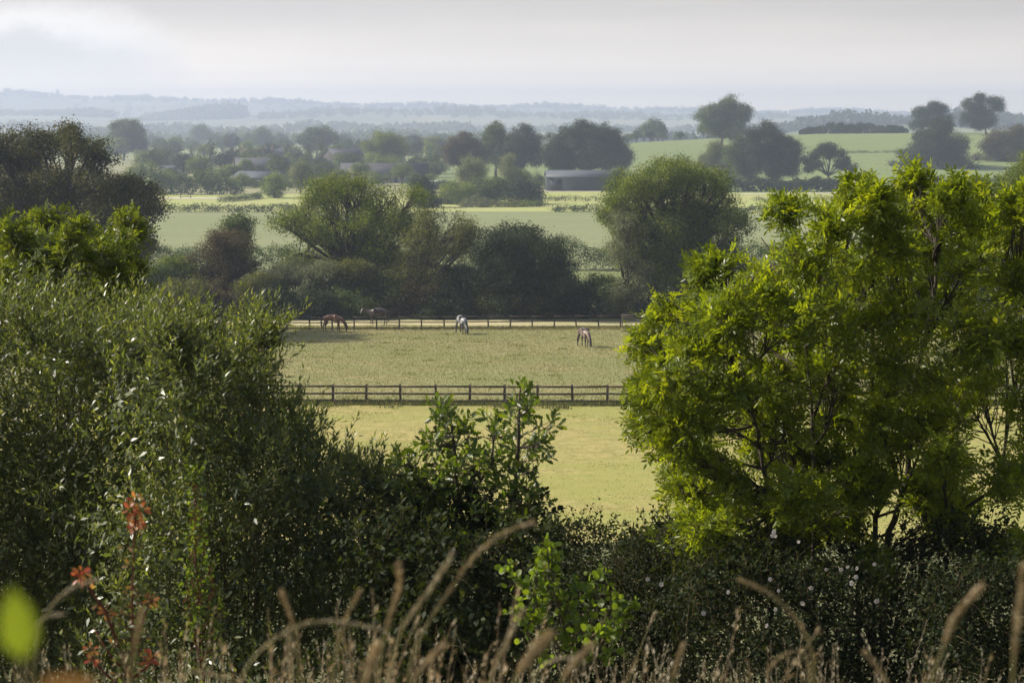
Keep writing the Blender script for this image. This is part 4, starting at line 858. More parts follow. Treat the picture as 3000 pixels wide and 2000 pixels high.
# red field shelter frame by the gravel lane, fence stakes in the meadow
x = xat(404, 470); t = thing('field_jump', 'small red wooden frame on the gravel lane by the left hedge', 'frame', (x, 486, zf(x, 486)))
for sx6 in (-1.3, 1.3): MB().box((sx6, 0, .75), (.14, .14, 1.5)).build('post', M['tile_red'], t)
for z6 in (.5, 1.0, 1.4): MB().box((0, -.09, z6), (2.9, .05, .12)).build('rail', M['tile_red'], t)
st0 = None
for px in list(range(1252, 1440, 23)) + list(range(1735, 2290, 31)):
    x = xat(px, 466)
    if st0 is None:
        st0 = MB().box((0, 0, .6), (.14, .14, 1.4)).build('stake', M['fence_wood']); tag(st0, 'wooden fence stake standing in the thin hedge across the bright meadow', 'stake', 'fence stakes across the bright meadow'); o = st0
    else: o = st0.copy(); C.objects.link(o)
    o.location = (x, 466, zf(x, 466))
# ================================================================== FOREGROUND
M['willow_leaf'] = leaf_mat('willow_leaf', (.060, .082, .034), (.118, .146, .056), (.27, .285, .10), .4, (1.9, 1.9, .6), .38, .6)
M['ash_leaf'] = leaf_mat('ash_leaf', (.105, .150, .014), (.195, .25, .020), (.32, .345, .036), .55, (2.0, 1.85, .4), .36, .45)
M['ash_leaf_dull'] = leaf_mat('ash_leaf_dull', (.065, .095, .014), (.125, .16, .022), (.22, .24, .035), .45, (2.1, 2.0, .5), .35, .6)
M['sapling_oak_leaf'] = leaf_mat('sapling_oak_leaf', (.048, .078, .014), (.082, .125, .020), (.15, .185, .035), .42, (2.4, 2.3, .5), .35, .6)
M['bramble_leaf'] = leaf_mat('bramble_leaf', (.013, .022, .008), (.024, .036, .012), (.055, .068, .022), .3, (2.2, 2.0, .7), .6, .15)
M['birch_leaf'] = leaf_mat('birch_leaf', (.07, .11, .02), (.11, .16, .03), (.17, .21, .04), .5, (2.6, 2.5, .6), .4, .4)
M['autumn_leaf'] = leaf_mat('autumn_leaf', (.36, .08, .05), (.50, .19, .06), (.55, .32, .10), .45, (1.4, 1.3, 1.0), .4, .4)
M['mixed_leaf'] = leaf_mat('mixed_leaf', (.07, .10, .025), (.13, .15, .04), (.25, .12, .05), .45, (1.8, 1.6, .8), .4, .5)
M['straw'] = leaf_mat('straw', (.24, .18, .10), (.40, .32, .20), (.58, .50, .37), .4, (1.3, 1.15, .9), .6, .3)
M['straw_pale'] = leaf_mat('straw_pale', (.28, .23, .15), (.40, .35, .25), (.55, .50, .38), .4, (1.3, 1.2, 1.0), .6, .3)
M['stalk'] = surf_mat('stalk', (.14, .13, .05), (.24, .20, .09), 30, .6, bump=0)
M['petal'] = leaf_mat('petal', (.62, .50, .52), (.72, .66, .66), (.8, .76, .76), .3, (1, 1, 1), .5, .3); M['stamen'] = surf_mat('stamen', (.5, .38, .05), (.6, .45, .1), 30, .7, bump=0)

def shoots(mb, st, B, D, L, m, lL, lW, ang, rng, T=T_LONG, droop=.12, r=.0022):
    """n leafy shoots, alternate leaves; stems go to mb st"""
    n = len(B); D = norm(D); a = perp(D, rng); b = np.cross(D, a); L = np.broadcast_to(L, (n,)); ph = rng.random(n) * 6.28; cr = rng.random(n)
    for j in range(m):
        t = (j + rng.random(n) * .8) / m; pos = B + D * (L * t)[:, None] - np.array([0, 0, 1]) * (droop * L * t * t)[:, None]
        phi = ph + j * 2.4; rad = a * np.cos(phi)[:, None] + b * np.sin(phi)[:, None]
        A = ang * (1.1 - .5 * t) + rng.normal(0, .15, n)
        ld = D * np.cos(A)[:, None] + rad * np.sin(A)[:, None]; nr = D * np.sin(A)[:, None] - rad * np.cos(A)[:, None] + rng.normal(size=(n, 3)) * .35
        sc = (.65 + .5 * np.sin(math.pi * (.12 + .8 * t))) * rng.uniform(.75, 1.25, n)
        leaf_geo(mb, T, pos, ld, nr, lL * sc, lW * sc, np.clip(cr * .4 + rng.random(n) * .4 + .25 * t, 0, 1))
    if st is not None:
        M1 = B + D * (L * .5)[:, None] - np.array([0, 0, 1]) * (droop * L * .25)[:, None]; E_ = B + D * L[:, None] - np.array([0, 0, 1]) * (droop * L)[:, None]
        st.prisms(B - D * .05, M1, r * 1.5, r); st.prisms(M1, E_, r, r * .5)
def compound(mb, st, B, D, rng, L, pairs, lL, lW, per=6, spread=1.0, T=T_OVAL):
    """rosettes of pinnate leaves at twig ends B pointing along D"""
    n = len(B); D = norm(D); a = perp(D, rng); b = np.cross(D, a); ph = rng.random(n) * 6.28; cr = rng.random(n)
    for q in range(per):
        phi = ph + q * 6.283 / per * 1.02 + (q % 2) * .5; back = -q * .028
        rad = a * np.cos(phi)[:, None] + b * np.sin(phi)[:, None]; A = spread * (.5 + .6 * rng.random(n) + .14 * (q // 2))
        ax = norm(D * np.cos(A)[:, None] + rad * np.sin(A)[:, None]); nr = norm(D * np.sin(A)[:, None] - rad * np.cos(A)[:, None] + rng.normal(size=(n, 3)) * .25)
        sd_ = np.cross(nr, ax); Lc = L * rng.uniform(.7, 1.2, n); b0 = B + D * back
        c2 = np.clip(cr * .45 + rng.random(n) * .25, 0, 1)
        def pos(t): return b0 + ax * (Lc * t)[:, None] - np.array([0, 0, 1]) * (Lc * .16 * t * t)[:, None]
        for k in range(pairs):
            t = .28 + .66 * k / pairs
            for sg in (-1, 1):
                ld = ax * .62 + sd_ * sg * .8 - np.array([0, 0, .25 * t]) + rng.normal(size=(n, 3)) * .1
                s_ = rng.uniform(.8, 1.15, n) * (1 - .15 * abs(k - pairs / 2) / pairs)
                leaf_geo(mb, T, pos(t), ld, nr + sd_ * sg * .25 + rng.normal(size=(n, 3)) * .18, lL * s_, lW * s_, np.clip(c2 + rng.random(n) * .3, 0, 1))
        leaf_geo(mb, T, pos(.95), ax - np.array([0, 0, .15]), nr, np.full(n, lL), np.full(n, lW), c2)
        if st is not None: st.prisms(b0, pos(.95), .0016, .0008)

def near_plant(name, label, cat, basepx, d, L, rng, depth):
    x = xat(basepx, d); base = np.array([x, d, zf(x, d)])
    t = thing(name, label, cat, base); lobes = lobes_px(L, d, rng, depth); lobes[:, :3] -= base
    return t, base, lobes
def bush_stems(base_pts, lobes, rng, r0, k=5, n=2):
    mb = MB()
    for l in lobes:
        for _ in range(n):
            b = np.array(base_pts[rng.integers(len(base_pts))], float) + rng.normal(size=3) * .12 * np.array([1, 1, 0]); c = l[:3] + rng.normal(size=3) * l[3] * .3
            mid = (b + c) / 2 + rng.normal(size=3) * .15 + np.array([0, 0, .15]); mb.tube(bez(b, mid, c + (c - mid) * .02, 9), np.linspace(r0, r0 * .25, 9), k)
    return mb

# --- willow scrub on the left: three shrubs
def willow(label, basepx, d, L, seed, dens=24, sl=.5, up=.9, mat='willow_leaf', lL=.054, lW=.015, depth=.9, inner=.5):
    rg = np.random.default_rng(seed); t, base, lobes = near_plant('willow_shrub', label, 'shrub', basepx, d, L, rg, depth)
    P, O = cluster_pts(sublobes(lobes, rg, 6, (.4, .6)), dens * .8, rg, -.5, .55); keep = P[:, 2] > .1; P, O = P[keep], O[keep]
    D = O * .45 + np.array([0, 0, up]) + rg.normal(size=O.shape) * .28
    f = MB(); st = MB(); shoots(f, st, P, D, sl * rg.uniform(.35, 1.2, len(P)), 18, lL, lW, .85, rg, T_LONG, .12, .0014)
    P2, O2 = cluster_pts(lobes, dens * 1.6, rg, -1.2, .3); leaf_cloud(f, P2, O2, 11, .10, lL * 1.1, rg, T_LONG, .36)
    f.build('foliage', M[mat], t)
    s2 = bush_stems([(rg.normal() * .4, rg.normal() * .3, -.1) for _ in range(9)], lobes, rg, .013, 5, 1)
    for k_ in st.F: s2.F.setdefault(k_, []).extend([q + s2.n for q in st.F[k_]]); s2.R.setdefault(k_, []).extend(st.R[k_])
    s2.V += st.V; s2.n += st.n; s2.build('stem', M['twig'], t)
    return t
willow('big grey green willow scrub filling the left edge of the photo', 120, 14.6, [(0, 770, 100), (45, 730, 42), (110, 815, 86), (210, 825, 76), (160, 790, 40), (300, 830, 58), (325, 806, 30), (245, 800, 34), (60, 940, 130), (200, 950, 130), (320, 900, 110), (0, 1060, 140), (150, 1090, 150), (300, 1060, 140), (60, 1230, 150), (230, 1240, 150), (30, 1400, 160), (200, 1420, 160), (-90, 950, 150), (-90, 1250, 160), (100, 1570, 170), (-260, 830, 150), (-250, 1080, 170), (-250, 1330, 170), (-420, 900, 150), (-430, 1150, 170), (-230, 1560, 170)], 31)  # lobes left of the frame extend the scrub, added to shade its lower face
willow('willow scrub with tall yellow tipped shoots standing against the far fence', 500, 13.6, [(400, 835, 58), (380, 790, 32), (470, 850, 52), (440, 805, 28), (545, 830, 40), (588, 790, 20), (400, 900, 100), (500, 905, 80), (578, 905, 38), (440, 1000, 120), (545, 1000, 92), (625, 1010, 42), (380, 1130, 140), (530, 1120, 130), (660, 1070, 75), (420, 1290, 150), (600, 1260, 140), (720, 1120, 60), (400, 1450, 160), (600, 1440, 160)], 32, sl=.42)
willow('low willow scrub sloping down to the oak sapling', 780, 14.2, [(668, 1020, 34), (745, 1125, 52), (815, 1135, 42), (700, 1170, 90), (860, 1130, 38), (790, 1200, 90), (905, 1170, 36), (740, 1320, 120), (880, 1260, 90), (700, 1460, 140), (850, 1420, 130), (960, 1250, 50), (1000, 1300, 60)], 33, sl=.36, lL=.05)

def ash(label, basepx, d, L, seed, dens=17, r0=.05, depth=1.15, trunks=None, gapn=-.28, per=6, lmat='ash_leaf'):
    rg = np.random.default_rng(seed); t, base, lobes = near_plant('ash_tree', label, 'tree', basepx, d, L, rg, depth)
    P, O = cluster_pts(np.vstack([sublobes(lobes, rg, 3, (.42, .68)), lobes * np.array([1, 1, 1, .95, .95, .95])]), dens * .78, rg, gapn - .12, .15, 3.4)
    keep = P[:, 2] > .4; P, O = P[keep], O[keep]; D = O * .5 + np.array([0, 0, .6]) + rg.normal(size=O.shape) * .6
    f = MB(); st = MB(); compound(f, st, P, D, rg, .17, 4, .056, .021, per)
    f.build('crown', M[lmat], t)
    s2 = MB()
    fk = []
    for pts, r in trunks:
        w = np.array([at(px, py, dd) - base for px, py, dd in pts]); n = len(w)
        if pts[0][1] > 1500: w[0, 2] = min(w[0, 2], -.1)
        u = np.linspace(0, n - 1, (n - 1) * 4 + 1); w2 = np.column_stack([np.interp(u, range(n), w[:, i]) for i in range(3)]); w2[1:-1] += rg.normal(size=(len(w2) - 2, 3)) * .012
        s2.tube(w2, np.linspace(r, r * .35, len(w2)), 8); fk += list(w2[3:])
    fk = np.array(fk)
    for l in lobes:
        c = l[:3]; q = fk[np.argsort(np.linalg.norm(fk - c + np.array([0, 0, .5]), axis=1))[rg.integers(0, 3)]]
        mid = (q + c) / 2 + rg.normal(size=3) * .08 - np.array([0, 0, .08]); br = bez(q, mid, c, 7); s2.tube(br, np.linspace(.014, .005, 7), 5)
        near = np.where(np.linalg.norm(P - c, axis=1) < l[3] * 1.1)[0]
        if len(near):
            pk = rg.choice(near, min(len(near), 26), replace=False); s_ = br[rg.integers(2, 7, len(pk))]; m_ = (s_ + P[pk]) / 2 + rg.normal(size=(len(pk), 3)) * .04
            s2.prisms(s_, m_, .005, .0035, 4); s2.prisms(m_, P[pk], .0035, .002, 4)
    for k_ in st.F: s2.F.setdefault(k_, []).extend([q + s2.n for q in st.F[k_]]); s2.R.setdefault(k_, []).extend(st.R[k_])
    s2.V += st.V; s2.n += st.n; s2.build('trunk', M['bark'], t)
    return t
ash('big sunlit ash tree with feathered leaves filling the right of the photo', 2010, 15.4,
    [(1672, 620, 52), (1640, 680, 60), (1590, 750, 64), (1545, 830, 64), (1500, 900, 52), (1560, 920, 66), (1510, 990, 58), (1590, 1020, 66), (1560, 1110, 52), (1600, 1180, 62), (1700, 730, 80), (1740, 640, 56), (1665, 830, 84), (1690, 950, 84), (1700, 1080, 80), (1690, 1200, 74),
     (1800, 560, 56), (1850, 500, 42), (1880, 590, 70), (1800, 680, 84), (1900, 720, 90), (1990, 500, 50), (2012, 440, 30), (2040, 560, 64), (2000, 650, 84), (2150, 430, 36), (2150, 500, 54), (2110, 600, 74), (2200, 590, 74), (2290, 460, 36), (2290, 530, 54), (2340, 470, 40), (2310, 640, 84),
     (1790, 820, 90), (1800, 950, 84), (1790, 1080, 66), (1920, 850, 90), (2040, 800, 90), (2150, 740, 84), (2260, 760, 84), (2360, 780, 90), (2060, 930, 74), (2180, 880, 84), (2310, 920, 90), (1950, 960, 60), (1870, 1180, 60), (1960, 1090, 44), (1790, 1210, 62), (2150, 1010, 66), (2260, 1060, 74), (2350, 1090, 80), (2210, 1160, 44), (2300, 1210, 66), (1900, 1050, 50), (2120, 1120, 40), (1620, 1250, 56), (1740, 1270, 60), (1850, 1270, 56), (1940, 1190, 40), (2240, 1240, 56), (2330, 1270, 56), (1840, 1090, 60), (2040, 1030, 60), (1990, 1250, 36)],
    41, dens=17, trunks=[([(2005, 1640, 15.4), (2040, 1220, 15.4), (2080, 1100, 15.3), (2100, 900, 15.3), (2150, 650, 15.4), (2150, 450, 15.4)], .032), ([(2000, 1640, 15.6), (2015, 1180, 15.6), (2060, 1080, 15.5), (2000, 900, 15.5), (2010, 600, 15.5)], .026),
                     ([(2090, 1640, 15.2), (2120, 1260, 15.2), (2200, 1180, 15.2), (2290, 1120, 15.2), (2330, 900, 15.2), (2320, 600, 15.3)], .024), ([(1880, 1640, 15.3), (1870, 1200, 15.3), (1870, 1020, 15.2), (1850, 800, 15.3), (1850, 560, 15.4)], .022),
                     ([(1750, 1640, 15.0), (1775, 1180, 15.0), (1740, 980, 15.0), (1680, 820, 15.0), (1672, 640, 15.1)], .018), ([(1980, 1640, 15.9), (1975, 1100, 15.9), (1960, 900, 15.8), (1900, 700, 15.8)], .022)])
ash('smaller ash tree rising behind the willow scrub at the left edge', 150, 18.5,
    [(65, 530, 40), (60, 580, 56), (130, 590, 60), (220, 540, 44), (250, 570, 50), (190, 620, 70), (290, 620, 40), (20, 640, 70), (110, 680, 80), (240, 690, 70), (-50, 620, 70), (60, 760, 80), (180, 770, 80), (280, 740, 40)],
    42, dens=13, trunks=[([(150, 1700, 18.5), (160, 1000, 18.5), (120, 750, 18.5), (70, 540, 18.5)], .05), ([(160, 1700, 18.5), (190, 900, 18.5), (230, 560, 18.5)], .04)], per=6, lmat='ash_leaf_dull')

# --- oak sapling in the centre
rg = np.random.default_rng(51)
t, base, lobes = near_plant('oak_sapling', 'young oak with two upright leaders standing against the paddock in the centre', 'sapling', 1110, 13.0,
    [(1195, 922, 13), (1190, 957, 18), (1135, 987, 20), (1232, 997, 24), (1195, 1012, 24), (1150, 1032, 18), (1225, 1042, 22), (1015, 947, 11), (1030, 982, 17), (1075, 992, 13), (1010, 1007, 17), (1040, 1032, 20), (985, 1042, 17), (1080, 1062, 24), (1120, 1072, 24), (1040, 1082, 24), (1160, 1082, 24), (1215, 1102, 17),
     (1235, 1137, 18), (1180, 1132, 29), (1130, 1122, 29), (1070, 1122, 32), (1000, 1112, 25), (960, 1072, 12), (940, 1112, 22), (920, 1072, 12), (1020, 1162, 39), (1100, 1182, 43), (1180, 1182, 37), (960, 1172, 34), (1230, 1202, 24)], rg, .45)
P, O = cluster_pts(lobes, 80, rg, -.5, .2); f = MB(); st = MB(); D = O + np.array([0, 0, .5]) + rg.normal(size=O.shape) * .4
shoots(f, st, P, D, .085, 6, .062, .038, 1.0, rg, T_OAK, .05); f.build('foliage', M['sapling_oak_leaf'], t)
tr = MB(); L1 = [np.array([at(px, py, 13.0) - base for px, py in q]) for q in ([(1110, 1650), (1100, 1300), (1050, 1150), (1045, 1040), (1035, 960), (1015, 920)], [(1115, 1650), (1150, 1300), (1180, 1150), (1190, 1040), (1192, 960), (1195, 890)], [(1112, 1650), (1060, 1300), (990, 1150), (945, 1090), (920, 1050)], [(1112, 1650), (1090, 1250), (1075, 1150), (1130, 1060), (1137, 970)])]
al = []
for q in L1:
    u = np.linspace(0, len(q) - 1, 17); w2 = np.column_stack([np.interp(u, range(len(q)), q[:, i]) for i in range(3)]); tr.tube(w2, np.linspace(.022, .005, 17), 7); al += list(w2[4:])
al = np.array(al)
for p in P[rg.choice(len(P), 260, replace=False)]:
    q = al[np.argmin(np.linalg.norm(al - p + np.array([0, 0, .1]), axis=1))]; tr.prisms([q], [p], .004, .002, 4)
for k_ in st.F: tr.F.setdefault(k_, []).extend([q + tr.n for q in st.F[k_]]); tr.R.setdefault(k_, []).extend(st.R[k_])
tr.V += st.V; tr.n += st.n; tr.build('trunk', M['bark'], t)

# --- dark hedge of bramble, hawthorn and dog rose along the bottom
def thicket(name, label, cat, basepx, d, L, seed, mat, lL, lW, dens=26, T=T_OVAL, depth=.9, sl=.22, m=9, cat2=None, up=.5, under=True):
    rg = np.random.default_rng(seed); t, base, lobes = near_plant(name, label, cat, basepx, d, L, rg, depth)
    P, O = cluster_pts(np.vstack([sublobes(lobes, rg, 5, (.38, .6)), lobes]), dens * .75, rg, -.6, .55); keep = P[:, 2] > .02; P, O = P[keep], O[keep]
    f = MB(); st = MB(); shoots(f, st, P, O * .7 + np.array([0, 0, up]) + rg.normal(size=O.shape) * .4, sl * rg.uniform(.5, 1.5, len(P)), m, lL, lW, 1.0, rg, T, .25)
    if under: P2, O2 = cluster_pts(lobes, dens * 2.2, rg, -2, .2); leaf_cloud(f, P2, O2, 12, .10, lL * 1.0, rg, T_QUAD, .7)
    f.build('foliage', M[mat], t)
    s2 = bush_stems([(rg.normal() * .5, rg.normal() * .3, -.1) for _ in range(8)], lobes, rg, .012)
    for k_ in st.F: s2.F.setdefault(k_, []).extend([q + s2.n for q in st.F[k_]]); s2.R.setdefault(k_, []).extend(st.R[k_])
    s2.V += st.V; s2.n += st.n; s2.build('stem', M['twig'], t); return t, base, lobes
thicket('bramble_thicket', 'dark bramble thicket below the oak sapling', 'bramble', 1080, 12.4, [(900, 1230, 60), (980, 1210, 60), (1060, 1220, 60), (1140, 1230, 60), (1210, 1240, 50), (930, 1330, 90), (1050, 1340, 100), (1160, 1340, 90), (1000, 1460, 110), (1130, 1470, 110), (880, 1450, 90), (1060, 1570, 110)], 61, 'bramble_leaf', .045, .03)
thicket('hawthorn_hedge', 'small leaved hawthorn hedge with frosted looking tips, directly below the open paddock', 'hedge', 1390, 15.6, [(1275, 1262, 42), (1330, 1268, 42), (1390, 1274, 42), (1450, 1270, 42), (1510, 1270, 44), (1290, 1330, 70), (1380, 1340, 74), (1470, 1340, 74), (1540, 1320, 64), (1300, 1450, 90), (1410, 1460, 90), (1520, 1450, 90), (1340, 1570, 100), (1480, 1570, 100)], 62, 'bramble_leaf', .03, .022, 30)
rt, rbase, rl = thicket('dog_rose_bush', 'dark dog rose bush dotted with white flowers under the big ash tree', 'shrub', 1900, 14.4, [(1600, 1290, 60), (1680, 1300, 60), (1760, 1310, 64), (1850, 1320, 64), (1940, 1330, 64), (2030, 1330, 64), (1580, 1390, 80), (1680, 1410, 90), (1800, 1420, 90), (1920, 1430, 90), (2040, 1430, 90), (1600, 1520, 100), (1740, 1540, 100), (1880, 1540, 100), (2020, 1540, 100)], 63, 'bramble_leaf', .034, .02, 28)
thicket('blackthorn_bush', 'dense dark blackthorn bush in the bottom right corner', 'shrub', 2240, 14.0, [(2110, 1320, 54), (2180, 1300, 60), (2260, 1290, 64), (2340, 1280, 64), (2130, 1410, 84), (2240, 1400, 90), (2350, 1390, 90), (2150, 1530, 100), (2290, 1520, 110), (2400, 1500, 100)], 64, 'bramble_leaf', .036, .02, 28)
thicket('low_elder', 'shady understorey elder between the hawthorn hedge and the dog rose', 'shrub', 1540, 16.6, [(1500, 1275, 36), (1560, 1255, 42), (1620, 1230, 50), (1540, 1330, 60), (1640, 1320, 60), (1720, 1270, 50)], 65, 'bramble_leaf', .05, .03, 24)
# pale five petalled flowers on the dog rose
rg = np.random.default_rng(70)
FL = [(2000 + a / 2.24, 1300 + b / 2.24) for a, b in [(597, 575), (585, 603), (606, 603), (760, 640), (943, 822), (1040, 822), (1082, 805), (1141, 815), (1258, 788), (1136, 872), (1105, 912), (628, 962), (787, 1043), (608, 1085), (548, 1190), (573, 888), (843, 942), (137, 1108), (297, 970), (1272, 1030)]] + [(1000 + 2010 / 2.24, 1300 + 885 / 2.24), (1000 + 2100 / 2.24, 1300 + 920 / 2.24)]
fm = MB(); an = np.arange(5) * 2 * math.pi / 5
leaf_geo(fm, T_ROUND, np.zeros((5, 3)), np.column_stack([np.cos(an), -.25 + 0 * an, np.sin(an)]), np.tile([0, -1., 0], (5, 1)), .026, .026, .6); fme = fm.mesh('flower'); fme.materials.append(M['petal'])
cm = MB().tube([(0, 0, 0), (0, -.006, 0)], [.007, .005], 8).mesh('centre'); cm.materials.append(M['stamen'])
for a, b in FL:
    p = at(a / 1.2755, b / 1.2755, 13.15 + rg.uniform(-.1, .1)); o = link('flower', fme, None, rt); o.location = p - rbase; o.rotation_euler = (rg.uniform(-.5, .3), rg.uniform(0, 6), rg.uniform(-.5, .5)); s_ = rg.uniform(.7, 1.15); o.scale = (s_, s_, s_)
    s_ *= .7; o.scale = (s_, s_, s_); c_ = link('centre', cm, None, o)

# --- saplings in front of the hedge
def sapling(name, label, d, base_px, branches, seed, mat, lL, lW, T, step, stemmat, r=.006, per=1):
    rg = np.random.default_rng(seed); b0 = at(base_px[0], base_px[1], d); base = np.array([b0[0], d, zf(b0[0], d)]); t = thing(name, label, 'sapling', base)
    st = MB(); f = MB(); tips = []
    st.tube([(0, 0, -.05), tuple((b0 - base) * np.array([.5, 1, .5]) + np.array([.01, 0, 0])), tuple(b0 - base)], [r * 1.5, r * 1.3, r * 1.1], 7)
    for br in branches:
        w = np.array([at(px, py, d + dd) - base for px, py, dd in br]); n = len(w); ln = np.linalg.norm(np.diff(w, axis=0), axis=1).sum(); u = np.linspace(0, n - 1, 14)
        w2 = np.column_stack([np.interp(u, range(n), w[:, i]) for i in range(3)]); w2[1:-1] += rg.normal(size=(12, 3)) * .006; st.tube(w2, np.linspace(r, r * .3, 14), 5)
        k = max(3, int(ln / step)); u = np.linspace(2.0, 13, k) if len(br) > 2 else np.linspace(1, 13, k)
        B = np.column_stack([np.interp(u, range(14), w2[:, i]) for i in range(3)]); tg = norm(np.column_stack([np.interp(u, range(14), np.gradient(w2[:, i])) for i in range(3)]))
        D = tg * .6 + perp(tg, rg) * .9 + np.array([0, 0, .3]); shoots(f, st, B, D, .07 * rg.uniform(.4, 1.4, k), 4 * per, lL, lW, 1.0, rg, T, .2, r * .25); tips.append(w2[-1])
    shoots(f, st, np.array(tips), np.tile([0, 0, 1.], (len(tips), 1)), .06, 5, lL * .7, lW * .7, .7, rg, T, .1, r * .2)
    f.build('foliage', M[mat], t); st.build('stem', stemmat, t); return t, base
sapling('birch_sapling', 'bright yellow green sapling with round leaves at the bottom centre', 8.5, (1306, 1600), [
    [(1306, 1600, 0), (1303, 1485, 0), (1280, 1380, 0), (1262, 1300, 0), (1257, 1258, 0)], [(1303, 1485, 0), (1240, 1400, .1), (1200, 1345, .1), (1172, 1312, .1)], [(1303, 1490, 0), (1340, 1430, 0), (1365, 1370, 0), (1380, 1322, 0)],
    [(1306, 1520, 0), (1370, 1450, -.1), (1400, 1405, -.1), (1410, 1380, -.1)], [(1306, 1520, 0), (1390, 1470, -.1), (1430, 1430, -.1), (1460, 1402, -.1)], [(1303, 1500, 0), (1250, 1440, 0), (1230, 1380, 0), (1232, 1320, 0)], [(1290, 1420, 0), (1310, 1370, 0), (1322, 1350, 0)],
    [(1306, 1540, 0), (1360, 1520, 0), (1410, 1490, 0)], [(1306, 1540, 0), (1250, 1500, 0), (1210, 1440, 0), (1195, 1400, 0)], [(1280, 1390, .1), (1255, 1340, .1), (1250, 1290, .1)], [(1303, 1500, .1), (1330, 1450, .1), (1300, 1400, .1)]], 81, 'birch_leaf', .032, .028, T_ROUND, .022, M['twig'], .006)
sapling('privet_sapling', 'slender dark green sapling rising left of centre in front of the willow scrub', 9.5, (470, 1600), [
    [(470, 1600, 0), (455, 1480, 0), (452, 1350, 0), (450, 1200, 0), (447, 1120, 0), (452, 1085, 0)], [(456, 1500, 0), (475, 1420, 0), (490, 1350, 0), (480, 1290, 0)], [(456, 1500, 0), (435, 1420, 0), (430, 1330, 0)], [(455, 1420, 0), (465, 1330, .1), (468, 1240, .1), (462, 1180, .1)], [(455, 1400, 0), (440, 1300, .1), (442, 1220, .1)],
    [(460, 1520, 0), (500, 1470, 0), (510, 1400, 0)]], 82, 'sapling_oak_leaf', .028, .018, T_OVAL, .02, M['twig_red'], .004)
# autumn sapling: stem, red and orange top leaves, green lower leaves
d = 5.0; rg = np.random.default_rng(83); b0 = at(300, 1640, d); base = np.array([b0[0], d, zf(b0[0], d)]); t = thing('maple_sapling', 'thin red stemmed sapling with orange and red lobed leaves at the lower left', 'sapling', base)
def W5(px, py, dd=0): return at(px, py, d + dd) - base
st = MB()
for q in ([(300, 1640), (302, 1560), (304, 1450), (305, 1330), (308, 1240), (312, 1165)], [(302, 1560), (250, 1500), (215, 1440)], [(302, 1500), (330, 1420), (345, 1380)], [(303, 1560), (240, 1400), (205, 1350), (188, 1320)], [(302, 1560), (350, 1520), (360, 1500)], [(300, 1600), (225, 1530), (208, 1500)]):
    w = np.array([W5(*p) for p in q]); st.tube(w, np.linspace(.0045, .0014, len(w)), 6)
def lobed(px, py, n, r, sz, mat_mb, face=1):
    c = W5(px, py); P_ = np.tile(c, (n, 1)); a_ = rg.random() * 6.28 + np.arange(n) * 6.283 / n + rg.normal(size=n) * .2
    D_ = np.column_stack([np.cos(a_), rg.uniform(-.7, .3, n), np.sin(a_) * .8 + .1]); P_ = P_ + norm(D_) * r * .5; leaf_geo(mat_mb, T_OAK, P_, D_, np.tile([0, -.6, .8], (n, 1)) + rg.normal(size=(n, 3)) * .35, sz * rg.uniform(.75, 1.2, n), sz * .75, rg.random(n))
    st.prisms(np.tile(W5(305, py + 6) if abs(px - 305) < 40 else c + np.array([0, 0, -.01]), (n, 1)), P_, .0008, .0006)
au = MB(); gr = MB()
for px, py, n in ((313, 1148, 4), (300, 1172, 6), (325, 1168, 6), (314, 1188, 8), (318, 1200, 7), (312, 1212, 6), (187, 1314, 6), (183, 1326, 4), (348, 1376, 6), (245, 1405, 4), (208, 1490, 4), (350, 1506, 5), (215, 1510, 4), (345, 1520, 4), (205, 1335, 3)): lobed(px, py, n + 2, .012, .020, au)
for px, py, n in ((290, 1254, 4), (330, 1253, 4), (310, 1250, 4), (300, 1300, 5), (318, 1303, 3), (300, 1350, 5), (312, 1345, 4), (298, 1370, 5), (320, 1362, 4), (230, 1384, 5), (270, 1410, 7), (300, 1415, 8), (325, 1412, 5), (260, 1432, 6), (290, 1440, 8), (320, 1440, 7), (275, 1465, 8), (305, 1468, 8), (330, 1465, 6), (262, 1480, 6), (290, 1495, 8), (320, 1490, 7), (275, 1520, 8), (300, 1525, 8), (270, 1550, 7), (315, 1550, 7), (330, 1385, 4), (285, 1390, 5)): lobed(px, py, n, .014, .018, gr)
au.build('autumn_leaves', M['autumn_leaf'], t); gr.build('foliage', M['mixed_leaf'], t); st.build('stem', M['twig_red'], t)

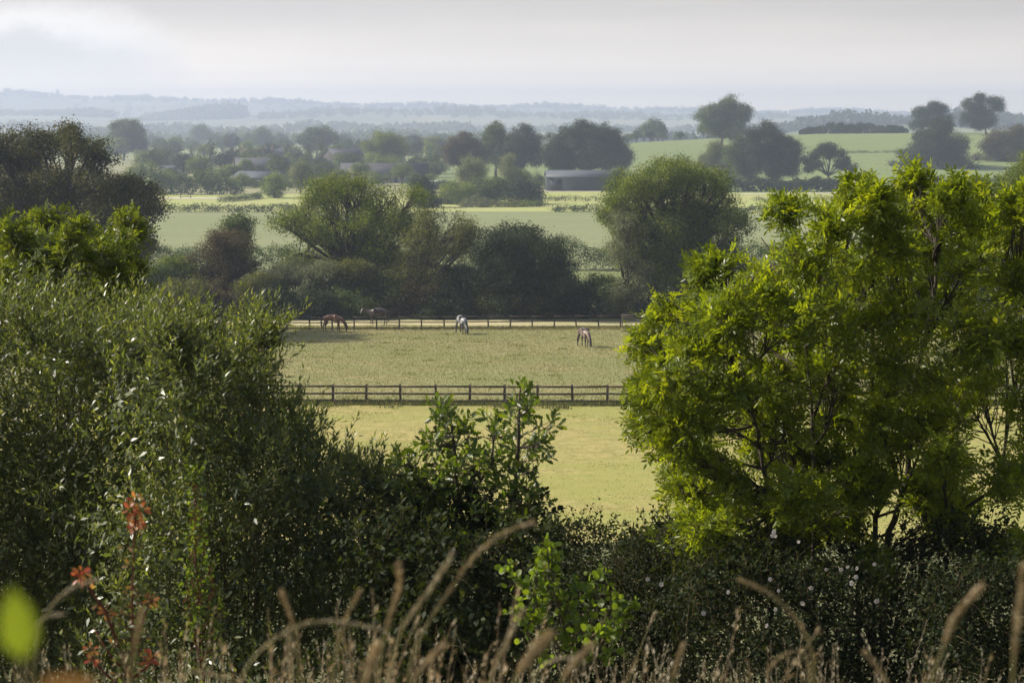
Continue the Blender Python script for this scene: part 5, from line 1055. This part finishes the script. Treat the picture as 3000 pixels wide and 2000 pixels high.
# --- grasses close to the camera
def grass_stem(label, pts, head_n, wpx, d, mat, seed, group='dry grass stems close to the camera', kind='loose'):
    rg = np.random.default_rng(seed); w = np.array([at(px, py, d) for px, py in pts]); n = len(w)
    g = w[-1].copy(); g[1] = d + .06; g[2] = zf(g[0], g[1]) - .02; base = g.copy(); w = np.vstack([w, (w[-1] * .4 + g * .6)[None] * np.array([1, 1, 1]), g]) - base; n = len(w)
    t = thing('grass_stem', label, 'grass stem', base, 0, group)
    u = np.linspace(0, n - 1, (n - 1) * 5 + 1); from_ = np.column_stack([np.interp(u, range(n), w[:, i]) for i in range(3)])
    for _ in range(2): from_[1:-1] = (from_[:-2] + from_[1:-1] * 2 + from_[2:]) / 4
    MB().tube(from_, np.linspace(.0007, .0016, len(from_)), 5).build('stem', M['stalk'], t, True)
    hn = head_n * 5; R_ = wpx / F * d / 3.0; Hd = from_[:hn + 1]; k = 230 if kind == 'loose' else 420
    q = rg.random(k) * hn; i = np.minimum(q.astype(int), hn - 1); f_ = (q - i)[:, None]; P = Hd[i] * (1 - f_) + Hd[i + 1] * f_; tg = norm(Hd[i] - Hd[i + 1])
    tt = q / hn; prof = np.sin(np.clip(tt * .93 + .07, 0, 1) ** .7 * math.pi) ** .6 * (.62 + .5 * np.abs(np.sin(tt * 11 + seed))); pr = perp(tg, rg)
    D = norm(tg * 1.0 + pr * (.55 if kind == 'loose' else .3)); mb = MB(); leaf_geo(mb, T_LONG, P + pr * (R_ * prof * rg.uniform(0, .7, k))[:, None], D, pr + rg.normal(size=pr.shape) * .3, R_ * 1.3 * rg.uniform(.6, 1.2, k), R_ * .5, rg.random(k))
    mb.build('seed_head', mat, t); return t
S, SP = M['straw'], M['straw_pale']
GS = [('longest grass head, leaning right up over the hawthorn hedge', [(1222, 1200), (1150, 1225), (1090, 1275), (1040, 1345), (995, 1410), (950, 1490), (930, 1600)], 4, 24, 2.0, S),
      ('pale grass head leaning right, just left of the longest one', [(1040, 1270), (1000, 1335), (960, 1390), (925, 1440), (900, 1520), (890, 1620)], 3, 24, 2.0, SP),
      ('upright brown grass head left of the two long leaning ones', [(915, 1295), (920, 1345), (905, 1390), (885, 1450), (875, 1520), (865, 1620)], 3, 28, 1.9, S),
      ('brown grass head bending right at its tip, above the arching pale stem', [(828, 1355), (808, 1390), (788, 1440), (770, 1500), (762, 1620)], 3, 20, 1.9, S),
      ('pale grass head arching over to the right', [(880, 1447), (820, 1434), (760, 1425), (700, 1430), (640, 1460), (590, 1500), (555, 1550), (535, 1640)], 5, 21, 1.8, SP),
      ('dark brown grass head nodding left above the arching pale stem', [(645, 1358), (662, 1395), (676, 1440), (688, 1520), (692, 1640)], 2, 24, 1.9, S),
      ('straight pale grass head leaning right, left of the birch sapling', [(1203, 1398), (1175, 1450), (1150, 1500), (1130, 1550), (1110, 1640)], 3, 24, 2.0, SP),
      ('thick blurred brown grass head below the birch sapling', [(1262, 1460), (1225, 1500), (1190, 1545), (1150, 1640)], 2, 50, 1.5, S),
      ('brown grass head leaning right under the birch sapling', [(1360, 1480), (1325, 1515), (1290, 1560), (1270, 1640)], 2, 30, 1.8, S),
      ('slim green stem with a small pale cylindrical head, right of the birch sapling', [(1505, 1408), (1490, 1440), (1470, 1490), (1440, 1580), (1430, 1660)], 1, 15, 4.2, SP),
      ('orange brown grass head arching to the left under the dog rose', [(1700, 1330), (1755, 1352), (1805, 1392), (1845, 1440), (1868, 1500), (1878, 1640)], 4, 22, 2.0, S),
      ('tall brown grass head leaning right in the lower right', [(2257, 1343), (2215, 1388), (2185, 1430), (2170, 1480), (2145, 1540), (2110, 1660)], 3, 34, 1.7, S),
      ('blurred brown grass head cut by the right edge', [(2350, 1300), (2345, 1370), (2335, 1440), (2328, 1520), (2322, 1640)], 3, 34, 1.5, S),
      ('pale grass head bending right beside the lime green leaf', [(226, 1332), (180, 1342), (140, 1368), (108, 1402), (88, 1450), (70, 1640)], 3, 17, 1.9, SP),
      ('stubby pale grass head beneath the one beside the lime leaf', [(142, 1412), (112, 1414), (86, 1430), (66, 1480), (60, 1640)], 1, 17, 1.8, SP),
      ('short brown grass head under the hawthorn hedge', [(1570, 1478), (1555, 1520), (1545, 1560), (1540, 1640)], 2, 20, 2.0, S),
      ('short brown grass head curving left, below the orange brown one', [(1770, 1532), (1790, 1508), (1830, 1492), (1860, 1520), (1870, 1640)], 2, 14, 2.1, S),
      ('dim brown grass head in front of the red stemmed sapling', [(328, 1395), (318, 1440), (308, 1500), (300, 1560), (295, 1640)], 2, 22, 1.6, S),
      ('low brown grass head leaning left between the two lower right heads', [(1985, 1495), (2015, 1530), (2045, 1575), (2060, 1640)], 2, 20, 1.9, S),
      ('grass head at the bottom, right of the red stemmed sapling', [(545, 1570), (480, 1545), (430, 1540), (400, 1600)], 2, 18, 1.8, S),
      ('pale upright stem beside the arching head', [(665, 1462), (668, 1500), (672, 1560), (675, 1640)], 2, 14, 2.2, SP),
      ('brown head low in the middle, leaning right of the upright brown one', [(1020, 1480), (985, 1515), (950, 1560), (930, 1640)], 2, 26, 1.8, S),
      ('drooping brown head between the pale straight one and the thick blurred one', [(1340, 1520), (1290, 1508), (1240, 1530), (1215, 1590), (1205, 1660)], 2, 20, 2.1, SP),
      ('thick brown head rising in the bottom centre left', [(868, 1480), (850, 1530), (835, 1580), (825, 1650)], 2, 40, 1.5, S)]
for i, g_ in enumerate(GS): grass_stem(*g_[:5], g_[5], 900 + i, kind='tight' if i in (9,) else 'loose')
# blurred leaves right in front of the lens, on bramble stems
def close_leaf(label, px, py, d, L, W, ang, mat, seed):
    p = at(px, py, d); g = np.array([p[0] - .05, d, zf(p[0] - .05, d)]); t = thing('bramble_shoot', label, 'shoot', g); tip = p - g
    dr = np.array([math.cos(ang), 0, math.sin(ang)]); b = tip - dr * L / 2
    MB().tube([(0, 0, -.02), (-.02, 0, tip[2] * .5), tuple(b)], [.002, .0018, .001], 6).build('stem', M['twig'], t, True)
    mb = MB(); leaf_geo(mb, T_OVAL, np.array([b]), np.array([dr]), np.array([[.3, -.9, .3]]), L, W, .8); mb.build('leaf', M[mat], t)
close_leaf('large out of focus lime green leaf at the lower left edge', 40, 1432, .62, .025, .0145, R(97), 'birch_leaf', 1)
close_leaf('blurred orange leaf at the bottom left corner', 150, 1585, .62, .024, .013, R(12), 'autumn_leaf', 2)
# dry grass fringe along the foot of the frame: too many stems to count
def fringe(name, n, d0, d1, px0, px1, top, seed, mat, w=.004, seedy=True):
    rg = np.random.default_rng(seed); d = rg.uniform(d0, d1, n); px = rg.uniform(px0, px1, n); x = (px - CX) / F * d
    tp = top + 34 * np.sin(px * .011 + seed) + 22 * np.sin(px * .041) + np.abs(rg.normal(0, 26, n)) - 22 * (rg.random(n) < .06)
    zt = np.array([at(a, b, c)[2] for a, b, c in zip(px, tp, d)]); z0 = zg(x, d) - .02; H = np.maximum(zt - z0, .15)
    lean = rg.normal(size=(n, 2)) * .16 + np.array([.05, 0]); A = np.column_stack([x, d, z0]); Mid = A + np.column_stack([lean * H[:, None] * .35, H * .55]); E_ = A + np.column_stack([lean * H[:, None], H])
    b = A[0].copy(); mb = MB(); mb.prisms(A - b, Mid - b, .0014, .0011); mb.prisms(Mid - b, E_ - b, .0011, .0006)
    if seedy:
        for _ in range(16):
            q = rg.random(n); P = E_ + (Mid - E_) * (q * .42)[:, None]; tg = norm(E_ - Mid); pr = perp(tg, rg); r_ = .008 * np.sin(math.pi * (.15 + .8 * (1 - q)))
            leaf_geo(mb, T_LONG, P - b + pr * r_[:, None] * .5, tg + pr * .5, pr, .013 * rg.uniform(.6, 1.4, n), w * 1.0, rg.random(n))
    for _ in range(2):
        q = rg.uniform(.1, .7, n); P = A + (Mid - A) * q[:, None]; dr = norm(np.column_stack([rg.normal(size=n), rg.normal(size=n), rg.uniform(.6, 2.2, n)])); leaf_geo(mb, T_LONG, P - b, dr, perp(dr, rg), H * .3 * rg.uniform(.5, 1.2, n), .005, rg.random(n))
    o = mb.build(name, mat); o.location = b; return tag(o, kind='stuff')
fringe('dry_grass', 90, 2.6, 4.0, -60, 2420, 1550, 1, M['straw'])
fringe('dry_grass', 330, 4.0, 6.5, -60, 2420, 1540, 2, M['straw_pale'])
fringe('dry_grass', 60, 2.4, 3.4, 380, 1100, 1490, 3, M['straw'])
